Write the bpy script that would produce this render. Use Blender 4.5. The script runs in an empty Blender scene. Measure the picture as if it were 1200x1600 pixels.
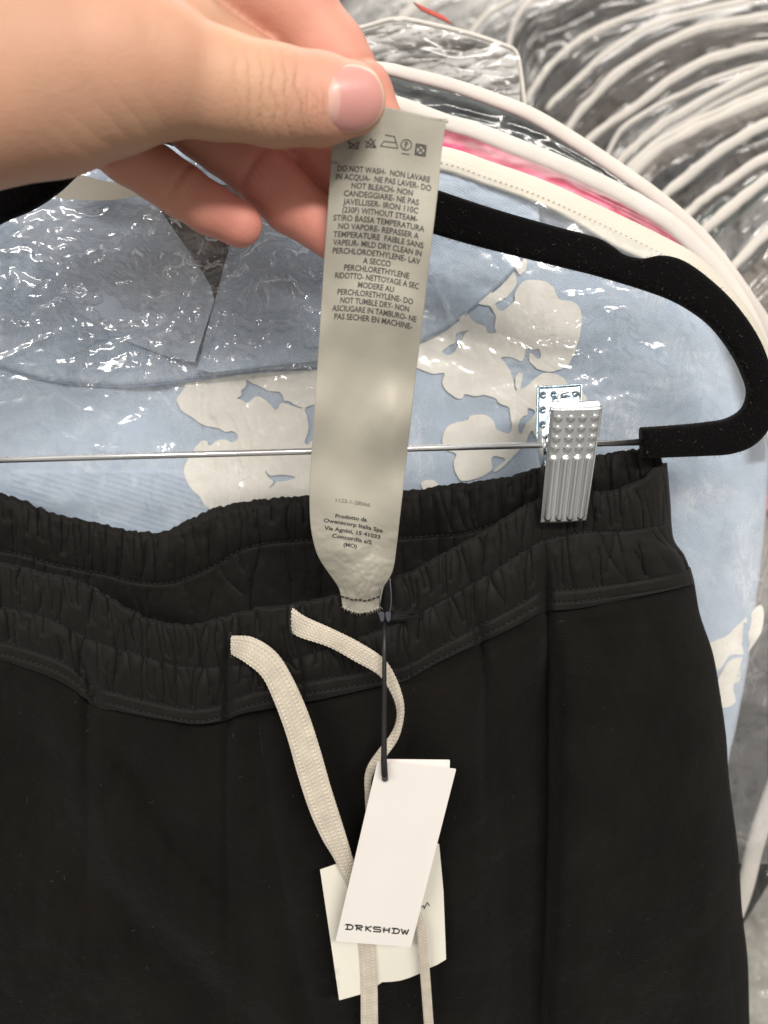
import bpy, bmesh, math, random
import numpy as np
from mathutils import Vector
from mathutils.bvhtree import BVHTree
random.seed(7); rng = np.random.default_rng(7)
scene = bpy.context.scene
COL = scene.collection
# ------------------------------------------------------------------ camera, world, lamps, exposure
PITCH = math.radians(14); CZ = 1.5; F = 1200.0
c_, s_ = math.cos(PITCH), math.sin(PITCH)
cam_d = bpy.data.cameras.new('camera'); cam = bpy.data.objects.new('camera', cam_d); COL.objects.link(cam)
cam.location = (0, 0, CZ); cam.rotation_euler = (math.pi/2 - PITCH, 0, 0)
cam_d.sensor_fit = 'VERTICAL'; cam_d.sensor_height = 36; cam_d.sensor_width = 27; cam_d.lens = 27
cam_d.clip_start = 0.01; cam_d.clip_end = 50
cam_d.dof.use_dof = True; cam_d.dof.focus_distance = 0.292; cam_d.dof.aperture_fstop = 9.5
scene.camera = cam
world = bpy.data.worlds.new('World'); scene.world = world; world.use_nodes = True
wn = world.node_tree; wn.nodes.clear()
wo = wn.nodes.new('ShaderNodeOutputWorld'); wb = wn.nodes.new('ShaderNodeBackground')
wt = wn.nodes.new('ShaderNodeTexCoord'); wsx = wn.nodes.new('ShaderNodeSeparateXYZ'); wr = wn.nodes.new('ShaderNodeValToRGB')
wn.links.new(wt.outputs['Generated'], wsx.inputs[0])
wmr = wn.nodes.new('ShaderNodeMapRange'); wmr.inputs[1].default_value = -1; wmr.inputs[2].default_value = 1
wn.links.new(wsx.outputs[2], wmr.inputs[0]); wn.links.new(wmr.outputs[0], wr.inputs[0]); 
wnz = wn.nodes.new('ShaderNodeTexNoise'); wnz.inputs['Scale'].default_value = 2.6; wnz.inputs['Detail'].default_value = 2; wn.links.new(wt.outputs['Generated'], wnz.inputs['Vector'])
wm2 = wn.nodes.new('ShaderNodeMapRange'); wm2.inputs[1].default_value = .40; wm2.inputs[2].default_value = .60; wm2.inputs[3].default_value = .35; wm2.inputs[4].default_value = 1.45; wn.links.new(wnz.outputs['Fac'], wm2.inputs[0])
wmx = wn.nodes.new('ShaderNodeMix'); wmx.data_type = 'RGBA'; wmx.blend_type = 'MULTIPLY'; wmx.inputs[0].default_value = 1
wn.links.new(wr.outputs[0], wmx.inputs[6]); wn.links.new(wm2.outputs[0], wmx.inputs[7]); wn.links.new(wmx.outputs[2], wb.inputs[0])
wr.color_ramp.elements[0].position = .25; wr.color_ramp.elements[0].color = (.46, .43, .40, 1)
wr.color_ramp.elements[1].position = .8; wr.color_ramp.elements[1].color = (1.0, .965, .90, 1)
wb.inputs[1].default_value = 0.76
wn.links.new(wb.outputs[0], wo.inputs[0])

def lamp(name, loc, target, size, sizey, power, col):
    d = bpy.data.lights.new(name, 'AREA'); d.shape = 'RECTANGLE'; d.size = size; d.size_y = sizey; d.energy = power; d.color = col
    o = bpy.data.objects.new(name, d); COL.objects.link(o); o.location = loc
    o.rotation_euler = (Vector(target) - Vector(loc)).to_track_quat('-Z', 'Y').to_euler(); return o
lamp('ceiling_or_fill_lamp', (0.55, -0.95, 2.35), (0.0, .35, 1.4), .9, .14, 24, (1, .95, .89))
lamp('ceiling_or_fill_lamp', (-0.85, -0.75, 2.15), (0.0, .35, 1.4), .9, .14, 12, (1, .95, .90))  # added fill light, set low at the left to reach under the hand
lamp('ceiling_or_fill_lamp', (0.35, 1.0, 2.75), (0.35, .8, 1.4), 1.0, .2, 9, (1, .95, .90))
vs = scene.view_settings; vs.view_transform = 'Standard'; vs.look = 'None'; vs.exposure = 0.0; vs.gamma = 1; vs.use_curve_mapping = False
scene.cycles.use_denoising = True
scene.cycles.transparent_max_bounces = 24; scene.cycles.max_bounces = 8
scene.cycles.sample_clamp_indirect = 6

# ------------------------------------------------------------------ helpers
def W(px, py, Y):
    """a sight line through (px, py) of the photograph met with the upright plane y = Y (metres from the lens)"""
    px = np.asarray(px, float); py = np.asarray(py, float); Y = np.asarray(Y, float)
    u = (px - 600)/F; v = (800 - py)/F
    t = Y/(c_ + s_*v)
    return np.stack(np.broadcast_arrays(u*t, Y + 0*t, CZ + (-s_ + c_*v)*t), -1)
def mpp(py, Y): return Y/(c_ + s_*(800 - py)/F)/F          # metres per pixel at that depth

def noise2(x, y, seed=0):
    r = np.random.default_rng(seed + 1000).random((256, 256))
    x = np.asarray(x, float); y = np.asarray(y, float)
    xi = np.floor(x).astype(int); yi = np.floor(y).astype(int); fx = x - xi; fy = y - yi
    fx = fx*fx*fx*(fx*(fx*6 - 15) + 10); fy = fy*fy*fy*(fy*(fy*6 - 15) + 10)
    a = r[xi & 255, yi & 255]; b = r[(xi+1) & 255, yi & 255]; c = r[xi & 255, (yi+1) & 255]; d = r[(xi+1) & 255, (yi+1) & 255]
    return ((a*(1-fx) + b*fx)*(1-fy) + (c*(1-fx) + d*fx)*fy)*2 - 1
def fbm(x, y, seed=0, oct=4):
    s = 0; a = 1; t = 0
    for i in range(oct): s = s + a*noise2(x*2**i + 17*i, y*2**i - 9*i, seed+i); t += a; a *= .5
    return s/t
def ridged(x, y, seed=0, oct=3):
    s = 0; a = 1; t = 0
    for i in range(oct): s = s + a*(1 - np.abs(noise2(x*2**i + 7*i, y*2**i + 3*i, seed+i)))**2.5; t += a; a *= .5
    return s/t
def sm(a, b, x):
    t = np.clip((np.asarray(x, float) - a)/(b - a), 0, 1); return t*t*(3 - 2*t)
def crom(pts, n, closed=False):
    """Catmull-Rom through the points, n samples evenly spaced"""
    P = np.array(pts, float); m = len(P)
    if closed: Q = np.vstack([P[-1], P, P[0], P[1]]); segs = m
    else: Q = np.vstack([2*P[0]-P[1], P, 2*P[-1]-P[-2]]); segs = m - 1
    out = []
    for i in range(segs):
        p0, p1, p2, p3 = Q[i], Q[i+1], Q[i+2], Q[i+3]
        for t in np.linspace(0, 1, 24, endpoint=False):
            out.append(.5*((2*p1) + (-p0+p2)*t + (2*p0-5*p1+4*p2-p3)*t*t + (-p0+3*p1-3*p2+p3)*t**3))
    out.append(Q[-2] if not closed else P[0]); out = np.array(out)
    L = np.r_[0, np.cumsum(np.linalg.norm(np.diff(out[:, :2], axis=0), axis=1))]
    q = np.linspace(0, L[-1], n + (1 if closed else 0))
    R = np.stack([np.interp(q, L, out[:, k]) for k in range(P.shape[1])], 1)
    return R[:-1] if closed else R
def fx(pts):
    """smooth y(x) through the points"""
    P = crom(sorted(pts), 400); return lambda x: np.interp(x, P[:, 0], P[:, 1])
def tag(o, label=None, cat=None, group=None, kind=None):
    if label: o['label'] = label
    if cat: o['category'] = cat
    if group: o['group'] = group
    if kind: o['kind'] = kind
    return o
def wloc(o):
    v = Vector((0, 0, 0))
    while o: v += o.location; o = o.parent
    return v
def link(name, me, mats, parent=None, smooth=True):
    V = np.empty(len(me.vertices)*3); me.vertices.foreach_get('co', V); V = V.reshape(-1, 3)
    cen = V.mean(0); V -= cen; me.vertices.foreach_set('co', V.ravel())
    o = bpy.data.objects.new(name, me); COL.objects.link(o)
    for m in (mats if isinstance(mats, (list, tuple)) else [mats]): me.materials.append(m)
    if smooth: me.polygons.foreach_set('use_smooth', [True]*len(me.polygons))
    if parent: o.parent = parent; o.location = Vector(cen) - wloc(parent)
    else: o.location = cen
    me.update(); return o
def empty(name, loc):
    o = bpy.data.objects.new(name, None); COL.objects.link(o); o.location = loc; o.empty_display_size = .02; return o
def mesh(verts, faces, colors=None, uvs=None, midx=None):
    me = bpy.data.meshes.new('m'); me.from_pydata(np.asarray(verts).reshape(-1, 3).tolist(), [], faces if isinstance(faces, list) else faces.tolist())
    if colors is not None:
        at = me.color_attributes.new('tint', 'FLOAT_COLOR', 'POINT')
        cc = np.ones((len(me.vertices), 4)); cc[:, :3] = np.asarray(colors).reshape(-1, 3); at.data.foreach_set('color', cc.ravel())
    if uvs is not None:
        ul = me.uv_layers.new(name='UVMap'); li = np.empty(len(me.loops), int); me.loops.foreach_get('vertex_index', li)
        ul.data.foreach_set('uv', np.asarray(uvs).reshape(-1, 2)[li].ravel())
    if midx is not None: me.polygons.foreach_set('material_index', np.asarray(midx, int))
    return me
def gfaces(n, m, wrap=False):
    i = np.arange(n-1)[:, None]; mm = m if wrap else m-1; j = np.arange(mm)[None]; j2 = (j+1) % m
    return np.stack([i*m+j, i*m+j2, (i+1)*m+j2, (i+1)*m+j], -1).reshape(-1, 4)
def grid(name, P, mat, parent=None, thick=0, colors=None, uvs=None):
    n, m = P.shape[:2]
    me = mesh(P, gfaces(n, m), colors, uvs)
    o = link(name, me, mat, parent)
    if thick:
        md = o.modifiers.new('thickness', 'SOLIDIFY'); md.thickness = thick; md.offset = 0
    return o
def strip(name, A, B, thick, mat, parent=None, seg=14, power=1.0, caps=True, bend=None):
    """a solid band between two traced edges (each n x 3 of px, py, Y), with a rounded section"""
    a = W(A[:, 0], A[:, 1], A[:, 2]); b = W(B[:, 0], B[:, 1], B[:, 2])
    mid = (a+b)/2; h = (b-a)/2; n = len(a)
    tan = np.gradient(mid, axis=0); nn = np.cross(tan, h); nn /= np.linalg.norm(nn, axis=1)[:, None] + 1e-12
    nn[nn[:, 1] > 0] *= -1
    ph = np.arange(seg)/seg*2*math.pi
    cx = np.sign(np.cos(ph))*np.abs(np.cos(ph))**power; sy = np.sign(np.sin(ph))*np.abs(np.sin(ph))**power
    th = np.broadcast_to(thick, n)
    P = mid[:, None] + h[:, None]*cx[None, :, None] + nn[:, None]*(sy[None, :, None]*th[:, None, None]/2)
    f = gfaces(n, seg, True).tolist()
    V = P.reshape(-1, 3)
    if caps: f.append(list(range(seg))[::-1]); f.append([(n-1)*seg + k for k in range(seg)])
    uv = np.stack(np.broadcast_arrays((ph/(2*math.pi))[None]+0*mid[:, :1], np.r_[0, np.cumsum(np.linalg.norm(np.diff(mid, axis=0), axis=1))][:, None]+0*ph[None]), -1)
    return link(name, mesh(V, f, uvs=uv), mat, parent)
def band(name, pts, w, thick, mat, parent=None, n=60, **k):
    """strip round a traced middle line; w = width in px (number or list)"""
    C = crom(pts, n); t = np.gradient(C[:, :2], axis=0); t /= np.linalg.norm(t, axis=1)[:, None] + 1e-9
    nr = np.stack([-t[:, 1], t[:, 0]], 1); ww = np.interp(np.linspace(0, 1, n), np.linspace(0, 1, np.size(w)), np.atleast_1d(w))[:, None]/2
    A = np.c_[C[:, :2] - nr*ww, C[:, 2]]; B = np.c_[C[:, :2] + nr*ww, C[:, 2]]
    return strip(name, A, B, thick, mat, parent, **k)
def tubes(lines, r, seg=6):
    """verts, faces of round wires through world points"""
    V = []; Fc = []; off = 0
    for L, rr in zip(lines, r if isinstance(r, (list, tuple)) else [r]*len(lines)):
        L = np.asarray(L, float); n = len(L); t = np.gradient(L, axis=0); t /= np.linalg.norm(t, axis=1)[:, None] + 1e-12
        ref = np.array([0, 1, 0.13]); u = np.cross(t, ref); u /= np.linalg.norm(u, axis=1)[:, None] + 1e-9; w = np.cross(t, u)
        ph = np.arange(seg)/seg*2*math.pi
        P = L[:, None] + (u[:, None]*np.cos(ph)[None, :, None] + w[:, None]*np.sin(ph)[None, :, None])*np.broadcast_to(rr, n)[:, None, None]
        V.append(P.reshape(-1, 3)); Fc += (gfaces(n, seg, True) + off).tolist()
        Fc.append([off+k for k in range(seg)][::-1]); Fc.append([off+(n-1)*seg+k for k in range(seg)]); off += n*seg
    return np.vstack(V), Fc
def tube(name, L, r, mat, parent=None, seg=12):
    V, f = tubes([L], [r], seg); return link(name, mesh(V, f), mat, parent)

# flat outlines (with holes) -> triangles in photo pixels -> laid on a surface
def flat_fill(loops, maxedge=14):
    from mathutils.geometry import delaunay_2d_cdt
    loops = [np.asarray(L, float) for L in loops]; pts = []; ed = []
    for L in loops:
        o = len(pts); k = len(L); pts += [tuple(p) for p in L]; ed += [(o+i, o+(i+1) % k) for i in range(k)]
    def inside(Q):
        c = np.zeros(len(Q), bool)
        for L in loops:
            a = L; b = np.roll(L, -1, 0)
            for i in range(len(L)):
                cond = (a[i, 1] > Q[:, 1]) != (b[i, 1] > Q[:, 1])
                xi = a[i, 0] + (Q[:, 1]-a[i, 1])*(b[i, 0]-a[i, 0])/((b[i, 1]-a[i, 1]) + 1e-12); c ^= cond & (Q[:, 0] < xi)
        return c
    A = np.vstack(loops); mn, mx_ = A.min(0), A.max(0); st_ = maxedge*.7
    gx, gy = np.meshgrid(np.arange(mn[0]+st_/2, mx_[0], st_), np.arange(mn[1]+st_/2, mx_[1], st_)); G = np.stack([gx.ravel(), gy.ravel()], 1)
    G = G + rng.uniform(-.2, .2, G.shape)*st_
    if len(G):
        G = G[inside(G)]
    if len(G):
        dmin = np.array([np.min(((A-g)**2).sum(1)) for g in G]); G = G[dmin > (st_*.35)**2]
    allp = [Vector(p) for p in pts] + [Vector(g) for g in G]
    V, E, Fc, *_ = delaunay_2d_cdt(allp, ed, [], 0, 1e-4)
    V = np.array([v[:] for v in V]); Fc = np.array([list(f) for f in Fc]); C = V[Fc].mean(1)
    Fc = Fc[inside(C)]; used = np.unique(Fc); mp_ = -np.ones(len(V), int); mp_[used] = np.arange(len(used))
    return V[used], mp_[Fc].tolist()
def flat_fill_old(loops, maxedge=14):
    cu = bpy.data.curves.new('c', 'CURVE'); cu.dimensions = '2D'; cu.fill_mode = 'BOTH'
    for L in loops:
        sp = cu.splines.new('POLY'); sp.points.add(len(L)-1); sp.use_cyclic_u = True
        for p, q in zip(sp.points, L): p.co = (q[0], q[1], 0, 1)
    return curve_tris(cu, maxedge)
def curve_tris(cu, maxedge=None):
    o = bpy.data.objects.new('tmp', cu); COL.objects.link(o); dg = bpy.context.evaluated_depsgraph_get()
    me = bpy.data.meshes.new_from_object(o.evaluated_get(dg)); bpy.data.objects.remove(o)
    bm = bmesh.new(); bm.from_mesh(me); bmesh.ops.remove_doubles(bm, verts=bm.verts, dist=1e-5); bmesh.ops.triangulate(bm, faces=bm.faces)
    if maxedge:
        for _ in range(6):
            e = [x for x in bm.edges if x.calc_length() > maxedge]
            if not e: break
            bmesh.ops.subdivide_edges(bm, edges=e, cuts=1); bmesh.ops.triangulate(bm, faces=bm.faces)
    V = np.array([v.co[:] for v in bm.verts]); Fc = [[v.index for v in f.verts] for f in bm.faces]
    bm.free(); bpy.data.meshes.remove(me); return V[:, :2], Fc
def text_tris(s, bold=0.0):
    cu = bpy.data.curves.new('t', 'FONT'); cu.body = s; cu.size = 1; cu.resolution_u = 3; cu.offset = bold
    return curve_tris(cu)
def text_line(s, x0, y0, x1, y1, h, bold=.012, curve=1.5, shear=0):
    """text whose middle runs from (x0,y0) to (x1,y1), capital height h, all in photo pixels"""
    V, f = text_tris(s, bold); xa, xb = V[:, 0].min(), V[:, 0].max(); u = (V[:, 0]-xa)/(xb-xa); yy = V[:, 1]/.73 - .5
    sl = (y1-y0)/(x1-x0)
    X = x0 + u*(x1-x0) + yy*h*sl*.6 + shear*yy*h; Y = y0 + (y1-y0)*u**curve - yy*h
    return np.stack([X, Y], 1), f
def strokes(lines, w):
    """thin flat lines as quads in photo pixels"""
    V = []; f = []; o = 0
    for L in lines:
        L = np.array(L, float); t = np.gradient(L, axis=0); t /= np.linalg.norm(t, axis=1)[:, None]+1e-9; nr = np.stack([-t[:, 1], t[:, 0]], 1)*w/2
        n = len(L); V += [L-nr, L+nr]; f += [[o+i, o+i+1, o+n+i+1, o+n+i] for i in range(n-1)]; o += 2*n
    return np.vstack(V), f
def merge(parts):
    V = []; f = []; o = 0
    for v, g in parts: V.append(v); f += [[i+o for i in q] for q in g]; o += len(v)
    return np.vstack(V), f
def lay(name, VF, Yf, lift, mat, parent, thick=0):
    V, f = VF; Y0 = Yf(V[:, 0], V[:, 1]) - lift
    if not thick: return link(name, mesh(W(V[:, 0], V[:, 1], Y0), f), mat, parent)
    n = len(V); cnt = {}
    for t in f:
        for a, b in zip(t, list(t[1:]) + [t[0]]): cnt.setdefault((min(a, b), max(a, b)), []).append((a, b))
    bd = [v[0] for v in cnt.values() if len(v) == 1]
    P = np.vstack([W(V[:, 0], V[:, 1], Y0 - thick/2), W(V[:, 0], V[:, 1], Y0 + thick/2)])
    # a narrow rounded shoulder: the skirt has its own copies of the rim
    P = np.vstack([P, P]); F2 = [list(t) for t in f] + [[i+n for i in t][::-1] for t in f] + [[b+2*n, a+2*n, a+3*n, b+3*n] for a, b in bd]
    return link(name, mesh(P, F2), mat, parent)

# ------------------------------------------------------------------ materials
def M(name, col, rough=.5, metal=0, bumps=(), var=None, attr=False, sheen=0, sss=0, spec=.5, rvar=None, aniso=0, coat=0):
    m = bpy.data.materials.new(name); m.use_nodes = True; nt = m.node_tree; N = nt.nodes; Lk = nt.links
    b = N['Principled BSDF']; b.inputs['Base Color'].default_value = (*col, 1); b.inputs['Roughness'].default_value = rough; b.inputs['Metallic'].default_value = metal
    b.inputs['Specular IOR Level'].default_value = spec
    b.inputs['Sheen Weight'].default_value = sheen; b.inputs['Sheen Roughness'].default_value = .45
    b.inputs['Coat Weight'].default_value = coat; b.inputs['Coat Roughness'].default_value = .25
    b.inputs['Anisotropic'].default_value = aniso
    if sss: b.inputs['Subsurface Weight'].default_value = sss; b.inputs['Subsurface Radius'].default_value = (.006, .0022, .0012); b.inputs['Subsurface Scale'].default_value = 1
    tc = N.new('ShaderNodeTexCoord')
    src = None
    if attr:
        a = N.new('ShaderNodeAttribute'); a.attribute_name = 'tint'; src = a.outputs['Color']
    if var:                                       # (scale, amount): irregular value change of the thing itself
        nz = N.new('ShaderNodeTexNoise'); nz.inputs['Scale'].default_value = var[0]; nz.inputs['Detail'].default_value = 6
        Lk.new(tc.outputs['Object'], nz.inputs['Vector'])
        mr = N.new('ShaderNodeMapRange'); mr.inputs[1].default_value = .3; mr.inputs[2].default_value = .7; mr.inputs[3].default_value = 1-var[1]; mr.inputs[4].default_value = 1+var[1]
        Lk.new(nz.outputs['Fac'], mr.inputs[0])
        mx = N.new('ShaderNodeMix'); mx.data_type = 'RGBA'; mx.blend_type = 'MULTIPLY'; mx.inputs[0].default_value = 1
        if src: Lk.new(src, mx.inputs[6])
        else: mx.inputs[6].default_value = (*col, 1)
        Lk.new(mr.outputs[0], mx.inputs[7]); src = mx.outputs[2]
    if src: Lk.new(src, b.inputs['Base Color'])
    prev = None
    for kind, scale, strength, dist in bumps:
        if kind == 'noise': t = N.new('ShaderNodeTexNoise'); t.inputs['Scale'].default_value = scale; t.inputs['Detail'].default_value = 5; out = t.outputs['Fac']; vec = tc.outputs['Object']
        elif kind == 'voronoi': t = N.new('ShaderNodeTexVoronoi'); t.inputs['Scale'].default_value = scale; out = t.outputs['Distance']; vec = tc.outputs['Object']
        else:                                     # wave along a direction: kind = ('wave', (rx, ry, rz))
            t = N.new('ShaderNodeTexWave'); t.inputs['Scale'].default_value = scale; t.inputs['Distortion'].default_value = kind[2]; t.inputs['Detail'].default_value = 3; t.inputs['Detail Scale'].default_value = 1.5
            mp = N.new('ShaderNodeMapping'); mp.inputs['Rotation'].default_value = kind[1]; Lk.new(tc.outputs['Object'], mp.inputs[0]); vec = mp.outputs[0]; out = t.outputs['Fac']
        Lk.new(vec, t.inputs['Vector'])
        bp = N.new('ShaderNodeBump'); bp.inputs['Strength'].default_value = strength; bp.inputs['Distance'].default_value = dist
        Lk.new(out, bp.inputs['Height'])
        if prev: Lk.new(prev, bp.inputs['Normal'])
        prev = bp.outputs[0]
    if prev: Lk.new(prev, b.inputs['Normal'])
    return m
def plastic(name, rough=.08, base=.05, edge=.55, scale=60, strength=.6, dist=.002, tint=(1, 1, 1), haze=.0, patch=0):
    m = bpy.data.materials.new(name); m.use_nodes = True; nt = m.node_tree; N = nt.nodes; Lk = nt.links; N.clear()
    out = N.new('ShaderNodeOutputMaterial'); tr = N.new('ShaderNodeBsdfTransparent'); tr.inputs[0].default_value = (.97, .975, .98, 1)
    gl = N.new('ShaderNodeBsdfGlossy'); gl.inputs['Roughness'].default_value = rough; gl.inputs[0].default_value = (*tint, 1)
    tc = N.new('ShaderNodeTexCoord'); nz = N.new('ShaderNodeTexNoise'); nz.inputs['Scale'].default_value = scale; nz.inputs['Detail'].default_value = 4; nz.inputs['Distortion'].default_value = 1.2
    Lk.new(tc.outputs['Object'], nz.inputs['Vector'])
    ab = N.new('ShaderNodeMath'); ab.operation = 'SUBTRACT'; ab.inputs[1].default_value = .5; Lk.new(nz.outputs['Fac'], ab.inputs[0])
    ab2 = N.new('ShaderNodeMath'); ab2.operation = 'ABSOLUTE'; Lk.new(ab.outputs[0], ab2.inputs[0])
    bp = N.new('ShaderNodeBump'); bp.inputs['Strength'].default_value = strength; bp.inputs['Distance'].default_value = dist; Lk.new(ab2.outputs[0], bp.inputs['Height'])
    Lk.new(bp.outputs[0], gl.inputs['Normal'])
    lw = N.new('ShaderNodeLayerWeight'); lw.inputs[0].default_value = .35; Lk.new(bp.outputs[0], lw.inputs['Normal'])
    mr = N.new('ShaderNodeMapRange'); mr.inputs[3].default_value = base; mr.inputs[4].default_value = edge; Lk.new(lw.outputs['Facing'], mr.inputs[0])
    mx = N.new('ShaderNodeMixShader'); Lk.new(mr.outputs[0], mx.inputs[0]); Lk.new(tr.outputs[0], mx.inputs[1]); Lk.new(gl.outputs[0], mx.inputs[2])
    last = mx
    if haze:
        df = N.new('ShaderNodeBsdfDiffuse'); df.inputs[0].default_value = (.86, .86, .86, 1); m2 = N.new('ShaderNodeMixShader'); m2.inputs[0].default_value = haze
        if patch:
            mp = N.new('ShaderNodeMapping'); mp.inputs['Rotation'].default_value = (0, .5, 0); mp.inputs['Scale'].default_value = (1, 1, .35); Lk.new(tc.outputs['Object'], mp.inputs[0])
            n1 = N.new('ShaderNodeTexNoise'); n1.inputs['Scale'].default_value = 30; n1.inputs['Detail'].default_value = 8; n1.inputs['Distortion'].default_value = 1.5; Lk.new(tc.outputs['Object'], n1.inputs['Vector'])
            n2 = N.new('ShaderNodeTexNoise'); n2.inputs['Scale'].default_value = 90; n2.inputs['Detail'].default_value = 6; n2.inputs['Distortion'].default_value = 2.5; Lk.new(mp.outputs[0], n2.inputs['Vector'])
            r1 = N.new('ShaderNodeMapRange'); r1.inputs[1].default_value = .50; r1.inputs[2].default_value = .68; Lk.new(n1.outputs['Fac'], r1.inputs[0])
            r2 = N.new('ShaderNodeMath'); r2.operation = 'SUBTRACT'; r2.inputs[1].default_value = .5; Lk.new(n2.outputs['Fac'], r2.inputs[0])
            r3 = N.new('ShaderNodeMath'); r3.operation = 'ABSOLUTE'; Lk.new(r2.outputs[0], r3.inputs[0])
            r4 = N.new('ShaderNodeMapRange'); r4.inputs[1].default_value = .0; r4.inputs[2].default_value = .05; r4.inputs[3].default_value = 1; r4.inputs[4].default_value = .35; Lk.new(r3.outputs[0], r4.inputs[0])
            r5 = N.new('ShaderNodeMath'); r5.operation = 'MULTIPLY'; Lk.new(r1.outputs[0], r5.inputs[0]); Lk.new(r4.outputs[0], r5.inputs[1])
            r6 = N.new('ShaderNodeMath'); r6.operation = 'MULTIPLY_ADD'; r6.inputs[1].default_value = patch; r6.inputs[2].default_value = haze; Lk.new(r5.outputs[0], r6.inputs[0]); Lk.new(r6.outputs[0], m2.inputs[0])
        Lk.new(mx.outputs[0], m2.inputs[1]); Lk.new(df.outputs[0], m2.inputs[2]); last = m2
    Lk.new(last.outputs[0], out.inputs[0]); return m
m_band = M('black_gathered_cotton', (.0064, .0054, .0045), .68, bumps=[(('wave', (0, .1, 0), 3), 260, .08, .0002), ('noise', 900, .35, .0002), ('noise', 90, .2, .0010)], sheen=.04, spec=.17)
m_leg = M('black_heavy_jersey', (.0066, .0057, .0049), .9, bumps=[(('wave', (0, math.radians(86), 0), 1.2), 210, .30, .0003), ('noise', 1400, .9, .0006), ('noise', 260, .4, .0008), ('noise', 45, .6, .003)], sheen=.03, spec=.08, var=(25, .25))
m_thread = M('black_thread', (.006, .0055, .005), .7)
m_satin = M('grey_beige_satin', (.36, .338, .282), .54, .16, bumps=[(('wave', (0, math.radians(35), 0), 2), 700, .12, .0002), ('noise', 1500, .18, .0002), ('noise', 38, .30, .0022)], var=(30, .07), spec=.5, sheen=.1)
m_ink = M('grey_ink', (.055, .053, .048), .7); m_inkl = M('faded_grey_ink', (.14, .13, .11), .7); m_inkd = M('dark_ink', (.04, .038, .035), .7)
m_cord = M('ecru_braided_cotton', (.49, .44, .36), .9, bumps=[('noise', 2200, .6, .0003)], var=(160, .12), sheen=.2)
m_velvet = M('black_velvet', (.0028, .0026, .0027), .95, bumps=[('noise', 900, .9, .0006), ('noise', 160, .5, .001)], sheen=.05, spec=.06)
m_fuzz = M('black_velvet_fibre', (.022, .020, .020), .8, spec=.2)
m_chrome = M('chromed_steel', (.96, .96, .96), .26, 1, bumps=[('noise', 300, .05, .0003)])
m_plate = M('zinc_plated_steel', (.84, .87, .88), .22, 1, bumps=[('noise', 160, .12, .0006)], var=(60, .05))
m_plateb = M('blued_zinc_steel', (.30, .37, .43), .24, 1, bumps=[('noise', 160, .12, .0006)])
m_white = M('white_card', (.70, .665, .63), .55, bumps=[('noise', 900, .08, .0002)], var=(50, .015))
m_white2 = M('pinkish_white_card', (.80, .73, .70), .55)
m_cream = M('cream_card', (.70, .675, .59), .6, bumps=[('noise', 600, .15, .0002), ('noise', 40, .2, .001)], var=(40, .03))
m_black = M('black_cord', (.008, .008, .009), .5)
m_hood = M('pale_blue_loopback_cotton', (.46, .55, .67), .9, bumps=[(('wave', (0, math.radians(62), 0), 1.5), 330, .28, .0004), (('wave', (0, math.radians(-25), 0), 2), 290, .22, .0004), ('noise', 1200, .5, .0004), ('noise', 30, .3, .002)], var=(55, .06), sheen=.15)
m_rib = M('pale_blue_ribbing', (.42, .51, .63), .9, bumps=[(('wave', (0, math.radians(72), 0), .8), 115, .22, .0006), ('noise', 1200, .4, .0003)], sheen=.15)
m_print = M('cream_puff_print', (.90, .86, .77), .72, bumps=[('noise', 500, .35, .0005), ('noise', 60, .3, .001)], var=(90, .045))
m_film = plastic('clear_film', rough=.15, base=.085, edge=.6, scale=26, strength=.22, dist=.004, tint=(1, 1, 1), haze=.07, patch=.24)
m_film_far = plastic('clear_film_far', rough=.18, base=.035, edge=.16, scale=9, strength=.08, dist=.008, tint=(1, .98, .96), haze=.012, patch=.03)
m_bind = M('white_binding', (.63, .59, .54), .6, bumps=[('noise', 260, .25, .0006)], var=(40, .06))
m_bind2 = M('cream_binding', (.57, .53, .45), .55, bumps=[('noise', 160, .3, .001)], var=(30, .04))
m_skin = M('skin', (.6, .33, .21), .55, attr=True, var=(38, .07), sss=.10, spec=.32, bumps=[('voronoi', 1100, .16, .0003), ('noise', 420, .22, .0004), ('noise', 90, .15, .001)])
m_nail = M('fingernail', (.7, .4, .35), .36, attr=True, spec=.4, coat=.1, bumps=[(('wave', (math.radians(90), 0, 0), .5), 120, .04, .0002)])
m_wall = M('warm_grey_wall', (.18, .165, .15), .8, var=(2, .2))

# ------------------------------------------------------------------ the setting
def plain(name, P, mat): return tag(grid(name, np.array(P, float).reshape(2, 2, 3), mat), kind='structure')
plain('wall', [[-3, 2.6, 0], [3, 2.6, 0], [-3, 2.6, 3], [3, 2.6, 3]], m_wall)
plain('floor', [[-3, -1, 0], [3, -1, 0], [-3, 2.6, 0], [3, 2.6, 0]], M('grey_floor', (.25, .24, .22), .6, var=(3, .15)))

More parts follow.
